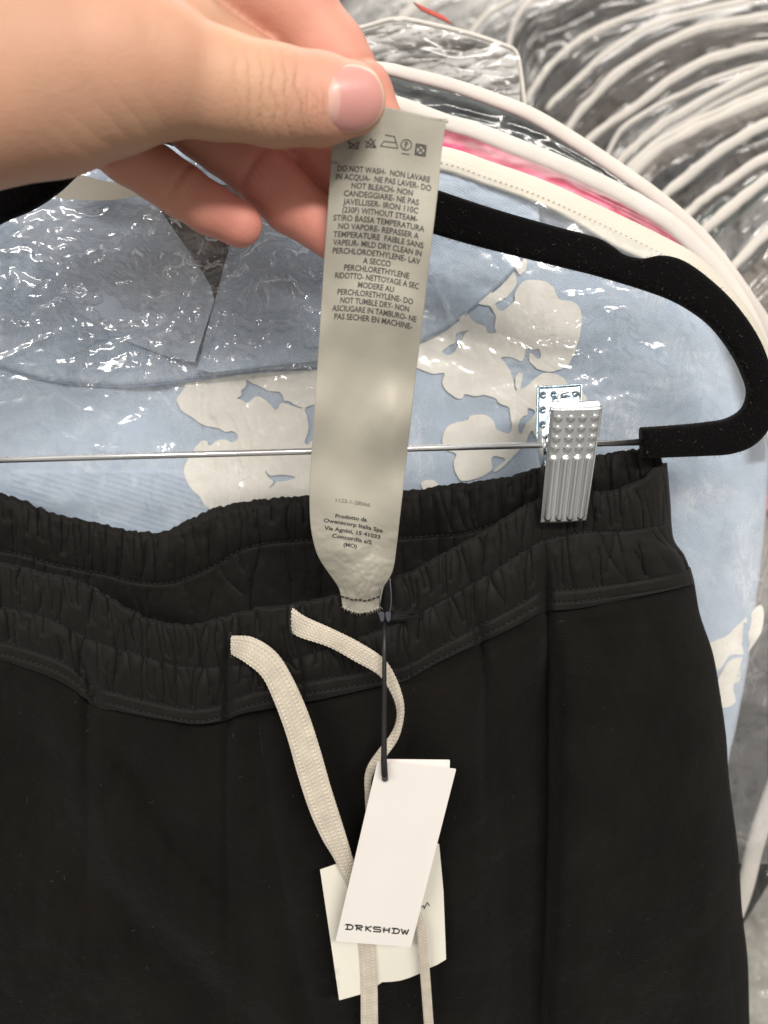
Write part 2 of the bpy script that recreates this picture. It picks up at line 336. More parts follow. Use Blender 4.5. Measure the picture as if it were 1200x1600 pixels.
# ------------------------------------------------------------------ far rail: garment bags seen edge on, white bound shoulders
RAIL = 'bound garment bags packed behind on the rail'
def far_bag(arc, Y, w, off, label, gcol, glabel, seed, two=0, gstart=.10, film=m_film_far):
    root = empty('garment_bag', W(arc[-1][0], arc[-1][1]+200, Y)); tag(root, label, 'garment bag', RAIL)
    C = crom(np.array([(p[0], p[1], Y) for p in arc], float), 26); C[:, 1] += 1.4*noise2(np.arange(26)*.55 + seed*3.1, np.zeros(26)+.5, seed); C[:, 0] += 1.4*noise2(np.arange(26)*.8, np.zeros(26)+seed, seed+1)
    w = list(np.interp(np.linspace(0, 1, 26), np.linspace(0, 1, len(w)), w)*(1.02 + .16*noise2(np.arange(26)*.7, np.zeros(26)+seed*.7, seed+2)))
    band('binding', C, w, .006, m_bind, root, n=50)
    if two:
        C2 = C.copy(); C2[:, 0] += two[0]; C2[:, 1] += two[1]; C2[:, 2] += .006
        band('binding', C2, [x*.7 for x in w], .005, m_bind, root, n=50)
    n, m = 150, 90; A = crom(C, n); u = np.linspace(0, 1, n)[:, None]; v = np.linspace(0, 1, m)[None]
    px = A[:, :1] + off[0]*v + 0*u; py = A[:, 1:2] + off[1]*v + 0*u
    k = mpp(0, Y)*1.0
    Yc = Y + .002 - .020*np.sqrt(np.clip(v*3, 0, 1)) + 6*k*(ridged(u*2.2+seed*1.7, v*5.5+.6*noise2(u*3, v*2, seed), seed, 2) - .5)*sm(0, .12, v) + 1.3*k*ridged(u*6+seed, v*17, seed+3, 1)*sm(0, .1, v)
    grid('cover', W(px, py, Yc), film, root)
    vv = gstart + (1-gstart)*v
    px = A[:, :1] + off[0]*vv + 0*u; py = A[:, 1:2] + off[1]*vv + 0*u
    Yg = Y + .035 - .030*np.sqrt(np.clip(v*4, 0, 1)) + .016*fbm(px/45, py/60, seed+9)
    g = grid('hanging_garment', W(px, py, Yg), gcol, thick=.002); tag(g, glabel, 'garment', 'dark garments inside the rail bags')
def gm(n, c, r=.8): return M(n, c, r, bumps=[('noise', 120, .4, .002)], var=(12, .35))
g_char = gm('charcoal_cloth', (.035, .032, .030)); g_brown = gm('brown_black_cloth', (.045, .034, .028)); g_green = gm('bottle_green_cloth', (.03, .055, .042))
g_black = gm('black_cloth', (.012, .012, .012)); g_grey = gm('light_grey_cloth', (.42, .41, .39)); g_pink = M('pink_cloth', (.80, .03, .15), .5, bumps=[('noise', 30, .3, .002)], var=(14, .12)); g_teal = gm('dark_teal_cloth', (.03, .042, .045)); g_mid = gm('mid_grey_cloth', (.16, .155, .15)); g_taupe = gm('taupe_cloth', (.22, .19, .165))
far_bag([(440, 80), (500, 20), (540, -20), (620, -70), (760, -110)], 1.5, [16, 14], (60, 160), 'pale bag at the top edge just right of the index finger', g_grey, 'light grey garment beside the index finger', 21)
far_bag([(600, 60), (650, 10), (720, -30), (800, -60), (900, -80)], 1.42, [16, 14], (40, 140), 'farthest pale bag along the top edge above the clear folded bag', g_grey, 'light grey garment in the farthest bag at the top', 1)
far_bag([(730, 60), (760, 25), (800, 0), (860, -25), (950, -50)], 1.34, [9, 9], (50, 150), 'thin edged bag above the folded clear bag corner', g_mid, 'mid grey garment just right of the red scrap', 2)
far_bag([(790, 110), (800, 50), (822, 7), (850, -5), (930, -30), (1080, -50)], 1.25, [10, 9, 9], (60, 170), 'bag with two long vertical glints at its left end', g_char, 'charcoal garment behind the two vertical glints', 3)
far_bag([(822, 165), (830, 145), (860, 103), (900, 67), (943, 43), (1000, 20), (1083, -2), (1250, -30)], 1.16, [10, 12, 12, 12], (60, 170), 'bag whose binding starts beside the folded clear bag corner', g_char, 'charcoal garment under the upper edge of the photo', 4)
far_bag([(855, 172), (872, 152), (907, 120), (950, 82), (1000, 50), (1053, 30), (1117, 13), (1250, -12)], 1.08, [9, 12, 14, 14], (60, 170), 'bag with the second binding down from the top right corner', g_brown, 'brown black garment between two bindings near the top', 5)
far_bag([(880, 215), (915, 165), (967, 112), (1017, 80), (1067, 57), (1117, 40), (1200, 27), (1280, 20)], 1.02, [12, 15, 17, 17], (60, 180), 'bag with a long bright glint line under its binding', g_brown, 'brown garment under the long glint line', 6)
far_bag([(905, 235), (935, 207), (1000, 162), (1050, 124), (1100, 97), (1150, 80), (1200, 70), (1280, 60)], .95, [12, 14, 15, 15], (60, 180), 'bag with a forked binding at its lower end', g_char, 'charcoal garment above the thick pale stack of bindings', 7)
far_bag([(940, 262), (953, 235), (975, 200), (1010, 176), (1080, 140), (1150, 112), (1280, 80)], .92, [8, 9, 9, 9], (60, 150), 'thin bag pressed against the forked binding', g_mid, 'grey garment in the thin bag by the fork', 8)
far_bag([(958, 272), (970, 253), (1007, 215), (1067, 175), (1117, 147), (1167, 120), (1200, 106), (1280, 85)], .87, [13, 14, 15, 15], (60, 180), 'upper bag of the thick pale stack of bindings', g_taupe, 'taupe garment in the upper bag of the pale stack', 9, two=(10, 12))
far_bag([(975, 290), (990, 270), (1033, 232), (1083, 204), (1133, 180), (1200, 152), (1280, 130)], .82, [14, 16, 16, 16], (70, 190), 'lower bag of the thick pale stack of bindings', g_black, 'black garment in the deep gap below the pale stack', 10, two=(-4, -10), gstart=.16)
far_bag([(1020, 335), (1030, 315), (1067, 281), (1117, 242), (1167, 210), (1200, 192), (1290, 150)], .76, [15, 16, 17, 17], (70, 190), 'bag with the broad binding just below the deepest black gap', g_brown, 'brown garment behind the tan glints on the right', 11)
far_bag([(1055, 362), (1067, 342), (1100, 312), (1133, 288), (1183, 254), (1210, 240), (1290, 200)], .71, [13, 15, 16, 16], (70, 190), 'bag showing a green garment below its binding', g_green, 'bottle green garment in the right hand row', 12)
far_bag([(1080, 392), (1093, 369), (1133, 332), (1173, 300), (1210, 272), (1290, 225)], .66, [15, 17, 18, 18], (80, 200), 'bag just above the nearest one of the right hand row', g_mid, 'grey garment above the lowest right binding', 13)
far_bag([(1120, 450), (1140, 425), (1170, 392), (1210, 355), (1290, 300)], .61, [15, 17, 18], (80, 220), 'nearest bag of the right hand row beside the hanger shoulder', g_taupe, 'taupe garment beside the hanger shoulder', 14)

# folded clear bag between the fingers and the row
r = empty('garment_bag', W(640, 180, .47)); tag(r, 'clear folded bag with a sharp corner right behind the index finger', 'garment bag', 'bags behind the hooded top')
band('binding', [(430, 60, .475), (520, 52, .475), (570, 42, .475), (620, 30, .475), (680, 40, .475), (740, 55, .475), (790, 72, .475), (806, 82, .475), (813, 110, .475), (820, 168, .475)], [6, 7, 8, 8, 7, 7], .003, m_bind, r, n=80)
px = np.linspace(380, 812, 200)[:, None]; v = np.linspace(0, 1, 110)[None]
tp = fx([(380, 60), (430, 60), (520, 52), (570, 42), (620, 30), (680, 40), (740, 55), (790, 72), (812, 90)])(px)
py = tp + (190 - tp + (px-600)*.15)*v; PX = px + 0*v
Yc = .468 - .012*np.sin(v*3.1) + .011*(ridged(PX/100+py/90, py/38-PX/200, 31, 2) - .5) + .0010*fbm(PX/22, py/13, 33, 2)
grid('cover', W(PX, py, Yc), m_film_far, r)
g = grid('hanging_garment', W(PX, py+4, .490 + .012*fbm(PX/60+py/50, py/26, 35)), gm('silver_grey_cloth', (.50, .49, .47), .5), thick=.002); tag(g, 'silver grey garment inside the folded clear bag', 'garment')
g = grid('hanging_garment', W(np.linspace(646, 694, 12)[:, None] + np.linspace(0, 12, 6)[None], 4 + np.linspace(0, 22, 12)[:, None] + np.linspace(0, 12, 6)[None], .52), gm('dusty_red_cloth', (.55, .10, .08)), thick=.002); tag(g, 'small dusty red scrap of cloth above the folded clear bag', 'garment')

# the bags directly behind the hooded top: shoulders falling to the right
def shoulder_bag(pts, w, Y, gmat, label, glabel, seed, drop=150, dx=-20, gdrop=16, film=m_film_far, bind=m_bind, amp=.005):
    root = empty('garment_bag', W(pts[-1][0], 1400, Y)); tag(root, label, 'garment bag', 'bags behind the hooded top')
    C = np.array([(p[0], p[1], Y) for p in pts], float)
    band('binding', C, w, .005, bind, root, n=90, power=.7)
    A = crom(C, 200); v = np.linspace(0, 1, 80)[None]; PX = A[:, :1] + dx*v; PY = A[:, 1:2] + drop*v
    Yc = Y - .006*np.sqrt(v) + amp*(ridged(A[:, :1]/170+v, v*4+PX/500, seed, 2) - .5)*sm(0, .2, v) + amp*.08*fbm(PX/18, PY/12, seed+2, 2)
    grid('cover', W(PX, PY, Yc), film, root)
    PY2 = A[:, 1:2] + gdrop + (drop-gdrop)*v
    g = grid('hanging_garment', W(PX, PY2, Y + .014 - .010*np.sqrt(np.clip(v*5, 0, 1)) + .006*fbm(PX/50, PY2/40, seed+5)), gmat, thick=.002); tag(g, glabel, 'garment')
shoulder_bag([(380, 110), (500, 100), (600, 108), (640, 117), (700, 132), (760, 152), (830, 180), (900, 222), (960, 262), (1030, 312), (1090, 366), (1130, 415), (1165, 465), (1200, 520), (1235, 600)], [22, 20, 22, 24, 24, 26, 28], .42, g_teal, 'bag whose long binding runs from the index finger down to the right edge', 'dark teal garment showing between the two long white bindings', 41, drop=170, gdrop=14)
shoulder_bag([(380, 150), (500, 148), (600, 158), (697, 192), (740, 204), (800, 228), (870, 256), (960, 298), (1040, 345), (1085, 385), (1130, 435), (1170, 500), (1200, 580), (1225, 680)], [26, 26, 29, 29, 30, 34], .385, g_pink, 'bag with the wide white binding above the bright pink cloth', 'bright pink satin garment showing as a strip right of the care label', 51, drop=150, gdrop=6, amp=.0009, film=plastic('clear_film_smooth', rough=.30, base=.02, edge=.12, scale=9, strength=.05, dist=.004))
# dark stuff and a slanting white edge at the lower right
r = empty('garment_bag', W(1190, 1600, .50)); tag(r, 'grey brown bag side hanging right of the pale blue top', 'garment bag', 'bags behind the hooded top')
PY = np.linspace(500, 1750, 240)[:, None]; PX = np.linspace(1020, 1420, 60)[None]
Yc = .44 + .010*(ridged((PX+PY*.25)/38, PY/260, 61) - .5) + .002*fbm(PX/20, PY/60, 62) + 0*PX
grid('cover', W(PX+0*PY, PY+0*PX, Yc), m_film_far, r)
g = grid('hanging_garment', W(PX+0*PY, np.minimum(PY, 1330 - (PX-1150)*1.2)+0*PX, .462 + .008*fbm((PX+PY*.3)/30, PY/200, 63)), gm('grey_brown_cloth', (.25, .22, .19)), thick=.002); tag(g, 'grey brown garment right of the pale blue top', 'garment')
g = grid('hanging_garment', W(np.linspace(1080, 1420, 30)[None]-(np.linspace(1040, 1460, 40)[:, None]-1100)*.14, np.linspace(1040, 1460, 40)[:, None] + 0*np.linspace(0, 1, 30)[None] + (1200-np.linspace(1080, 1420, 30)[None])*1.6, .430), g_black, thick=.002); tag(g, 'black garment above the slanting white edge at the lower right', 'garment')
r = empty('garment_bag', W(1190, 1650, .42)); tag(r, 'crinkled pale bag low at the right edge with a slanting white binding', 'garment bag', 'bags behind the hooded top')
band('binding', [(1105, 1530, .42), (1158, 1405, .42), (1180, 1320, .42), (1205, 1245, .42), (1250, 1130, .42)], [22, 26, 28, 28], .006, m_bind, r, n=50)
PY = np.linspace(1100, 1780, 200)[:, None]; t = np.linspace(0, 1, 70)[None]; PX = 1160 + (1400-PY)*.32 + t*220; 
grid('cover', W(PX, PY+0*PX, .424 + .010*(ridged(PX/40, PY/24, 71) - .5) + .002*fbm(PX/9, PY/8, 72)), m_film_far, r)
g = grid('hanging_garment', W(PX, PY+0*PX, .445 + .006*fbm(PX/50, PY/50, 73)), gm('pale_stone_cloth', (.42, .40, .35)), thick=.002); tag(g, 'pale stone garment inside the low crinkled bag', 'garment')

# ------------------------------------------------------------------ the pale blue hooded top with cream print
HY0 = .348
def hoodY(px, py):
    return HY0 + .0022*fbm(px/130, py/150, 81) + .02*sm(1050, 1260, px)*sm(600, 1000, py)
hood_edge = fx([(-250, 480), (-100, 535), (0, 572), (60, 590), (130, 600), (200, 603), (260, 598), (300, 593), (400, 580), (500, 574), (590, 560), (660, 531), (700, 510), (740, 480), (780, 445), (810, 410), (850, 350), (900, 250), (950, 150)])
top = empty('hooded_top', W(500, 1500, HY0)); tag(top, 'pale blue hooded sweatshirt with cream flower print behind the black hanger', 'hooded top')
sh_top = fx([(-250, 420), (0, 300), (200, 215), (420, 210), (600, 240), (800, 300), (950, 350), (1060, 400), (1140, 500), (1185, 640), (1230, 720)])
re = fx([(200, 1168), (420, 1172), (560, 1185), (640, 1196), (720, 1199), (800, 1195), (900, 1185), (950, 1178), (1050, 1165), (1130, 1150), (1250, 1130), (1700, 1100)])
PYv = np.linspace(250, 1700, 300)[:, None]; uu = np.linspace(0, 1, 320)[None]
PX = -260 + (re(PYv) + 260)*uu; PYg = np.maximum(PYv, sh_top(PX))
bulge = .02*(1-np.sqrt(np.clip(1-((np.clip(uu, .94, 1)-.94)/.06)**2, 0, 1)))
grid('body', W(PX, PYg, hoodY(PX, PYg) + bulge), m_hood, top, thick=.0012)
# ribbed side below the rod at the left
n = 60; PX = np.linspace(-260, 345, n)[None]; t = np.linspace(0, 1, 40)[:, None]
lo = fx([(-260, 716), (0, 722), (300, 722), (345, 722)])(PX)
grid('rib_panel', W(PX + 0*t, lo + 12 + (250)*t, hoodY(PX, lo) - .0007 + 0*t), m_rib, top, thick=.0004)
# hood lying over the neck
PX = np.linspace(-260, 842, 300)[None]; t = np.linspace(0, 1, 130)[:, None]; E = hood_edge(PX); T0 = np.minimum(sh_top(PX)+0, E-5)
PYh = T0 + (E-T0)*t
def hoodlay(px, py): return hoodY(px, py) - .0042 + .0028*sm(.0, 6., np.maximum(0, 6-(hood_edge(px)-py))) + .003*fbm(px/80+5, py/60, 83)
hl = grid('hood', W(PX+0*t, PYh, hoodlay(PX, PYh)), m_hood, top, thick=.0012)
# opening of the hood: a dark lining piece, then the two hood flaps
def poly(name, pts, Yf, mat, parent, lift=0, thick=.001, jit=0, n=None, edge=16, closed_smooth=True):
    P = crom(pts, n or len(pts)*6, True) if closed_smooth else np.array(pts, float)
    if jit: P = P + jit*np.stack([fbm(P[:, 0]/7, P[:, 1]/7, 5), fbm(P[:, 1]/7, P[:, 0]/7, 6)], 1)
    return lay(name, flat_fill([P], edge), Yf, lift, mat, parent, thick)
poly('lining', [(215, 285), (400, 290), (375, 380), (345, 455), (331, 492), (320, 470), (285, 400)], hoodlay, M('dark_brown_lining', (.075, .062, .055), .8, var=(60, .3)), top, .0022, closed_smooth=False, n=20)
poly('hood_flap', [(10, 340), (60, 290), (140, 285), (232, 300), (262, 345), (300, 400), (330, 448), (335, 470), (312, 540), (304, 566), (255, 555), (190, 530), (128, 492), (104, 465), (60, 405)], lambda x, y: hoodlay(x, y) + .0012*fbm(x/60, y/60, 8), M('pale_grey_blue_cotton', (.50, .575, .68), .9, bumps=[(('wave', (0, math.radians(62), 0), 1.5), 330, .22, .0003), ('noise', 1200, .5, .0004)], var=(50, .06), sheen=.15), top, .0045, thick=.0024, closed_smooth=False)
poly('hood_flap', [(362, 372), (420, 330), (520, 330), (640, 350), (640, 420), (600, 540), (480, 566), (330, 582), (308, 577), (322, 520), (340, 455)], hoodlay, m_hood, top, .0045, thick=.0024, closed_smooth=False)
# cream print, cut by the hood seam
def Z(pts, ox, oy, s): return [(ox + x/s, oy + y/s) for x, y in pts]
A1 = Z([(175, 128), (350, 116), (500, 88), (600, 73), (700, 76), (820, 78), (1000, 68), (1100, 56), (1280, 40), (1280, 1250), (400, 1250), (330, 1100), (280, 1060), (240, 1000), (170, 930), (135, 860), (130, 780), (170, 700), (200, 650), (260, 590), (295, 600), (310, 630), (370, 590), (420, 585), (480, 605), (520, 570), (490, 530), (460, 522), (430, 535), (370, 500), (300, 490), (230, 460), (180, 420), (120, 385), (85, 330), (75, 290), (110, 240), (135, 190), (145, 150)], 260, 560, 4.615)
H1 = Z([(580, 155), (610, 175), (650, 190), (700, 215), (740, 235), (820, 245), (850, 300), (880, 310), (930, 335), (990, 365), (880, 335), (830, 320), (790, 372), (740, 320), (690, 285), (650, 275), (610, 300), (575, 318), (540, 295), (508, 290), (540, 265), (540, 230), (570, 200)], 260, 560, 4.615)
H2 = Z([(1000, 360), (1090, 325), (1230, 300), (1230, 560), (1060, 590), (1020, 622), (995, 600), (1020, 540), (1025, 480), (1015, 420)], 260, 560, 4.615)
H3 = Z([(710, 808), (750, 845), (800, 840), (860, 840), (930, 860), (850, 885), (800, 890), (770, 915), (740, 940), (770, 890), (740, 860)], 260, 560, 4.615)
B1 = Z([(655, 150), (725, 160), (728, 235), (690, 278), (670, 250), (640, 228), (625, 235), (660, 275), (668, 330), (640, 380), (600, 420), (560, 445), (500, 470), (455, 465), (425, 450), (415, 425), (500, 350), (560, 290), (620, 200)], 640, 360, 4)
B2 = Z([(500, 462), (530, 455), (560, 500), (600, 490), (655, 440), (655, 400), (680, 350), (720, 315), (780, 308), (850, 320), (900, 360), (935, 430), (1000, 440), (1060, 480), (1075, 560), (1060, 680), (1020, 790), (980, 850), (900, 880), (840, 878), (780, 850), (745, 800), (760, 765), (800, 800), (820, 790), (810, 740), (770, 745), (730, 735), (720, 780), (700, 818), (660, 800), (600, 790), (570, 800), (600, 830), (630, 880), (650, 940), (660, 1000), (720, 980), (790, 920), (840, 890), (900, 895), (960, 920), (1000, 970), (1080, 1010), (1120, 1100), (1080, 1250), (950, 1330), (800, 1300), (770, 1250), (740, 1290), (720, 1340), (640, 1420), (570, 1490), (520, 1510), (560, 1470), (600, 1430), (540, 1412), (510, 1430), (510, 1500), (420, 1550), (330, 1565), (290, 1520), (275, 1450), (290, 1400), (230, 1370), (205, 1320), (215, 1260), (260, 1210), (360, 1185), (375, 1160), (440, 1150), (490, 1160), (530, 1200), (540, 1240), (620, 1270), (640, 1220), (630, 1160), (620, 1105), (560, 1080), (540, 1050), (480, 1030), (400, 1035), (345, 1025), (330, 1050), (290, 1045), (230, 1000), (205, 950), (215, 890), (150, 895), (60, 865), (-60, 830), (-60, 740), (70, 655), (150, 617), (250, 547), (345, 478), (370, 530), (410, 575), (470, 600), (490, 640), (540, 640), (530, 600), (540, 540), (520, 500)], 640, 360, 4)
H4 = Z([(205, 760), (240, 780), (280, 760), (300, 720), (330, 680), (350, 640), (375, 625), (330, 630), (290, 650), (285, 700), (240, 725)], 640, 360, 4)
H5 = Z([(690, 1190), (680, 1250), (700, 1270), (722, 1215), (752, 1185), (785, 1135), (742, 1108), (735, 1150), (715, 1160)], 640, 360, 4)
B3 = Z([(662, 925), (680, 890), (705, 900), (700, 960), (690, 1000), (665, 990)], 640, 360, 4)
B4 = [(658, 757), (668, 750), (680, 752), (690, 765), (670, 775)]
C1 = [(1100, 1012), (1120, 1000), (1137, 992), (1160, 970), (1190, 945), (1190, 985), (1166, 1020), (1140, 1024), (1125, 1045), (1100, 1050)]
C2 = [(1118, 1075), (1128, 1050), (1140, 1032), (1160, 1028), (1168, 1040), (1155, 1084), (1142, 1103), (1120, 1103)]
def loops(*L):
    o = []
    for l in L:
        P = crom(l, len(l)*5, True); P = P + .9*np.stack([fbm(P[:, 0]/6, P[:, 1]/6, 15), fbm(P[:, 1]/6, P[:, 0]/6, 16)], 1); o.append(P)
    return o
def under_hood(P):                       # the print stops at the seam of the hood
    P = P.copy(); P[:, 1] = np.maximum(P[:, 1], hood_edge(P[:, 0]) - 3); return P
for nm, ls in (('print', [A1, H1, H2, H3]), ('print', [B2, H4, H5]), ('print', [B1]), ('print', [B3]), ('print', [B4]), ('print', [C1]), ('print', [C2])):
    lp = [under_hood(l) if l[:, 0].max() < 870 and l is not None and k == 0 else l for k, l in enumerate(loops(*ls))]
    lay(nm, flat_fill(lp, 16), lambda x, y: hoodY(x, y) - .0014 + .02*(1-np.sqrt(np.clip(1-((np.clip((x+260)/(re(y)+260), .94, 1)-.94)/.06)**2, 0, 1))), 0.0, m_print, top, .0005)
# stitched seam line of the hood
sx = np.linspace(-200, 845, 160); sy = hood_edge(sx)
V, f = tubes([W(sx, sy + 1.5, hoodlay(sx, sy) - .0012)], [.0005], 6); link('seam', mesh(V, f), M('blue_seam', (.20, .27, .38), .9), top)

# its clear bag: crinkled film in front, wide cream binding over the shoulder
bag = empty('garment_bag', W(600, 1600, .334)); tag(bag, 'clear crinkled bag over the pale blue top with a wide cream shoulder binding', 'garment bag', 'bags behind the hooded top')
PYv = np.linspace(0, 1, 330)[:, None]; PX = np.linspace(-260, 1200, 520)[None]
tb = fx([(-260, 400), (0, 290), (200, 215), (420, 215), (600, 232), (684, 255), (760, 276), (850, 318), (950, 358), (1040, 400), (1110, 460), (1160, 540), (1200, 640)])(PX)
PY = tb + (1350-tb)*PYv**1.3; PXg = PX + 0*PY
msk = np.clip(np.exp(-((PXg-260)/240)**2 - ((PY-440)/150)**2)*1.5 + .9*np.exp(-((PXg-450)/80)**2 - ((PY-430)/130)**2) + .7*np.exp(-((PXg-880)/110)**2-((PY-560)/110)**2) + .10, 0, 1.5)
wx = PXg + 30*fbm(PXg/70, PY/70, 91); wy = PY + 30*fbm(PXg/70, PY/70, 92)
Yc = .334 + .0035*fbm(PXg/170, PY/170, 93) + msk*(.0036*(ridged(wx/62, wy/46, 94, 2) - .5) + .0016*(ridged(wx/27-wy/60, wy/24, 97, 2) - .5)) + .0022*ridged((wx+wy*.05)/24, wy/300, 99, 2)*np.exp(-((PXg-325)/75)**2)
for fold, wd, am in (([(117, 509), (173, 517), (230, 515)], 5, .0016), ([(143, 608), (182, 578), (238, 574)], 5, .0016), ([(-20, 572), (43, 543), (95, 517)], 6, .0016), ([(186, 665), (238, 647)], 5, .0014),
      ([(243, 643), (249, 565), (277, 500), (303, 448), (321, 370)], 6, .0022), ([(312, 700), (312, 630), (303, 543), (318, 470)], 5, .0020), ([(334, 526), (338, 608), (342, 717)], 5, .0018), ([(30, 350), (56, 344), (130, 350), (195, 366)], 6, .0018),
      ([(468, 510), (481, 435), (478, 400)], 5, .0016), ([(660, 410), (690, 470), (720, 550)], 5, .0014), ([(780, 470), (830, 500), (860, 580)], 6, .0012), ([(940, 470), (955, 520), (950, 600)], 6, .0012), ([(60, 660), (150, 700), (260, 705)], 6, .0012)):
    Q = crom(fold, 14); dm = np.full(PXg.shape, 1e9)
    for q0, q1 in zip(Q[:-1], Q[1:]):
        ab = q1-q0; h_ = np.clip(((PXg-q0[0])*ab[0] + (PY-q0[1])*ab[1])/(ab@ab), 0, 1); dm = np.minimum(dm, (PXg-q0[0]-h_*ab[0])**2 + (PY-q0[1]-h_*ab[1])**2)
    Yc = Yc - am*np.exp(-np.sqrt(dm)/wd)*(.6 + .4*noise2(PXg/14, PY/14, 120))
grid('cover', W(PXg, PY, Yc), m_film, bag)
bt = crom([(380, 222), (520, 225), (684, 250), (760, 274), (850, 306), (950, 352), (1020, 386), (1080, 420), (1130, 470), (1170, 530), (1200, 620), (1215, 700)], 120)
tq = np.gradient(bt, axis=0); tq /= np.linalg.norm(tq, axis=1)[:, None]; nq = np.stack([-tq[:, 1], tq[:, 0]], 1)
strip('binding', np.c_[bt - nq*20, np.full(120, .352)], np.c_[bt + nq*4, np.full(120, .345)], .003, m_bind2, bag, power=.5)
strip('binding', np.c_[bt - nq*2, np.full(120, .344)], np.c_[bt + nq*(14 + 12*np.exp(-((bt[:, :1]-985)/70)**2)), np.full(120, .341)], .002, m_bind2, bag, power=.5)
V = []; f = []; L = []
for i in range(0, 119):
    L.append(W(*(bt[i] + nq[i]*3), .3408)[None].repeat(2, 0) + np.array([[0, 0, 0], (W(*(bt[i] + nq[i]*3 + tq[i]*3.5), .3408) - W(*(bt[i] + nq[i]*3), .3408))]))
V, f = tubes(L, .00018, 4); link('stitching', mesh(V, f), M('grey_thread', (.35, .32, .28), .8), bag)
poly('neck_strip', [(84, 306), (96, 280), (120, 272), (160, 282), (215, 292), (240, 300), (215, 306), (180, 312), (140, 313)], lambda x, y: .3275 + 0*x, m_bind2, bag, 0, .0012, edge=10)

# ------------------------------------------------------------------ the velvet hanger with rod and clip
hang = empty('clip_hanger', W(250, 180, .300)); tag(hang, 'black velvet hanger with chrome rod and metal clip holding the trousers', 'hanger')
outer = [(-190, 395), (-120, 340), (0, 268), (100, 200), (180, 158), (250, 145), (330, 160), (420, 205), (508, 243), (600, 268), (683, 297), (770, 326), (860, 352), (930, 371), (955, 384), (975, 398), (1003, 404), (1033, 399), (1068, 408), (1110, 438), (1150, 478), (1185, 530), (1205, 585), (1210, 630), (1200, 668), (1175, 696), (1140, 709), (1100, 712), (1050, 714), (1004, 716)]
inner = [(-150, 450), (-80, 395), (0, 350), (50, 328), (92, 300), (150, 250), (230, 222), (300, 238), (400, 272), (508, 312), (600, 340), (680, 366), (750, 386), (850, 411), (920, 428), (965, 441), (1010, 455), (1050, 470), (1085, 490), (1115, 515), (1143, 552), (1160, 585), (1168, 612), (1160, 638), (1135, 654), (1100, 660), (1060, 664), (1002, 668)]
Ao = crom(outer, 240); Bi = crom(inner, 240)
strip('frame', np.c_[Ao, np.full(240, .300)], np.c_[Bi, np.full(240, .300)], .0075, m_velvet, hang, seg=28, power=.62)
L = []; R = []
for i in range(9000):                                  # velvet pile and stray fibres
    k = rng.integers(0, 239); e = rng.random(); side = rng.random()
    s = rng.beta(.35, .35) if side < .75 else rng.random()
    p = Ao[k]*(1-s) + Bi[k]*s; yy = .300 - .0037*(1-abs(2*s-1)**4)**.5
    a = W(p[0], p[1], yy); d = rng.normal(size=3)*.0007 + np.array([0, -.0002, 0]) + (W(*(Ao[k]), .3)-W(*(Bi[k]), .3))*(.035 if s < .3 else -.035 if s > .7 else 0)*rng.random()
    if np.linalg.norm(d) > .0016: d *= .0016/np.linalg.norm(d)
    L.append(np.array([a, a+d])); R.append(.00003)
V, f = tubes(L, R, 3); o = link('velvet_pile', mesh(V, f), m_fuzz, hang); o['kind'] = 'stuff'
tube('rod', np.array([W(-200, 724, .300), W(1012, 690.5, .300)]), .00132, m_chrome, hang, 20)
L = []
for i in range(170):                                   # dust caught in the pile
    k = rng.integers(60, 239); q = rng.uniform(.08, .92); p = Ao[k]*(1-q) + Bi[k]*q; a = W(p[0], p[1], .300 - .0039*(1-abs(2*q-1)**4)**.5); d = rng.normal(size=3)*.0003
    L.append(np.array([a-d, a, a+d+rng.normal(size=3)*.00015]))
V, f = tubes(L, .00004, 3); o = link('dust', mesh(V, f), M('grey_dust', (.16, .15, .14), .9), hang); o['kind'] = 'stuff'
# clip plates pressed from sheet steel
clip = empty('clip', W(880, 800, .29)); clip.parent = hang; clip.location = Vector(W(880, 800, .29)) - hang.location
def plate(name, TL, TR, BR, BL, mat, sgn, ribs=True, nx=84, ny=190, taper=None, bow=.0012):
    u = np.linspace(0, 1, nx)[None]; v = np.linspace(0, 1, ny)[:, None]
    q = [np.array(x, float) for x in (TL, TR, BR, BL)]
    P = (q[0]*((1-u)*(1-v))[..., None] + q[1]*(u*(1-v))[..., None] + q[2]*(u*v)[..., None] + q[3]*((1-u)*v)[..., None])
    if taper: cx = .5; P[..., 0] = P[..., 0] + ((cx-u)*(q[1][0]-q[0][0]))*sm(taper, 1, v)*.45
    w = W(P[..., 0], P[..., 1], P[..., 2])
    nrm = np.cross(w[-1, 0]-w[0, 0], w[0, -1]-w[0, 0]); nrm /= np.linalg.norm(nrm); nrm = nrm if nrm[1] < 0 else -nrm
    h = np.zeros_like(u*v)
    asp = (abs(q[3][1]-q[0][1]))/abs(q[1][0]-q[0][0])
    xs = [.145, .385, .615, .86]
    for j, yy in enumerate([.095, .185, .27, .355] if ribs else [.10, .26, .42, .58, .74]):
        for x0 in xs:
            d = np.sqrt((u-x0)**2 + ((v-yy)*asp)**2); h += .0006*np.exp(-(d/.058)**3)
    if ribs:
        for x0 in [.13, .37, .61, .85]:
            dd = np.sqrt((u-x0)**2 + ((np.clip(v, .45, .945)-v)*asp)**2); h += .0012*np.exp(-(dd/.060)**3)
    rim = np.minimum(np.minimum(u, 1-u), np.minimum(v, 1-v)*asp)
    h += -.0006*np.exp(-(rim/.03)**2)
    h += bow*np.sin(u*math.pi)*.5
    if ribs: h += -.0045*(1 - sm(0, .022, v)) 
    w = w + sgn*nrm*h[..., None]
    o = grid(name, w, mat, clip, .0007); return o
plate('front_plate', (861.5, 636, .2745), (941.8, 634, .2755), (915.8, 814, .2865), (845.2, 817, .2860), m_plate, 1)
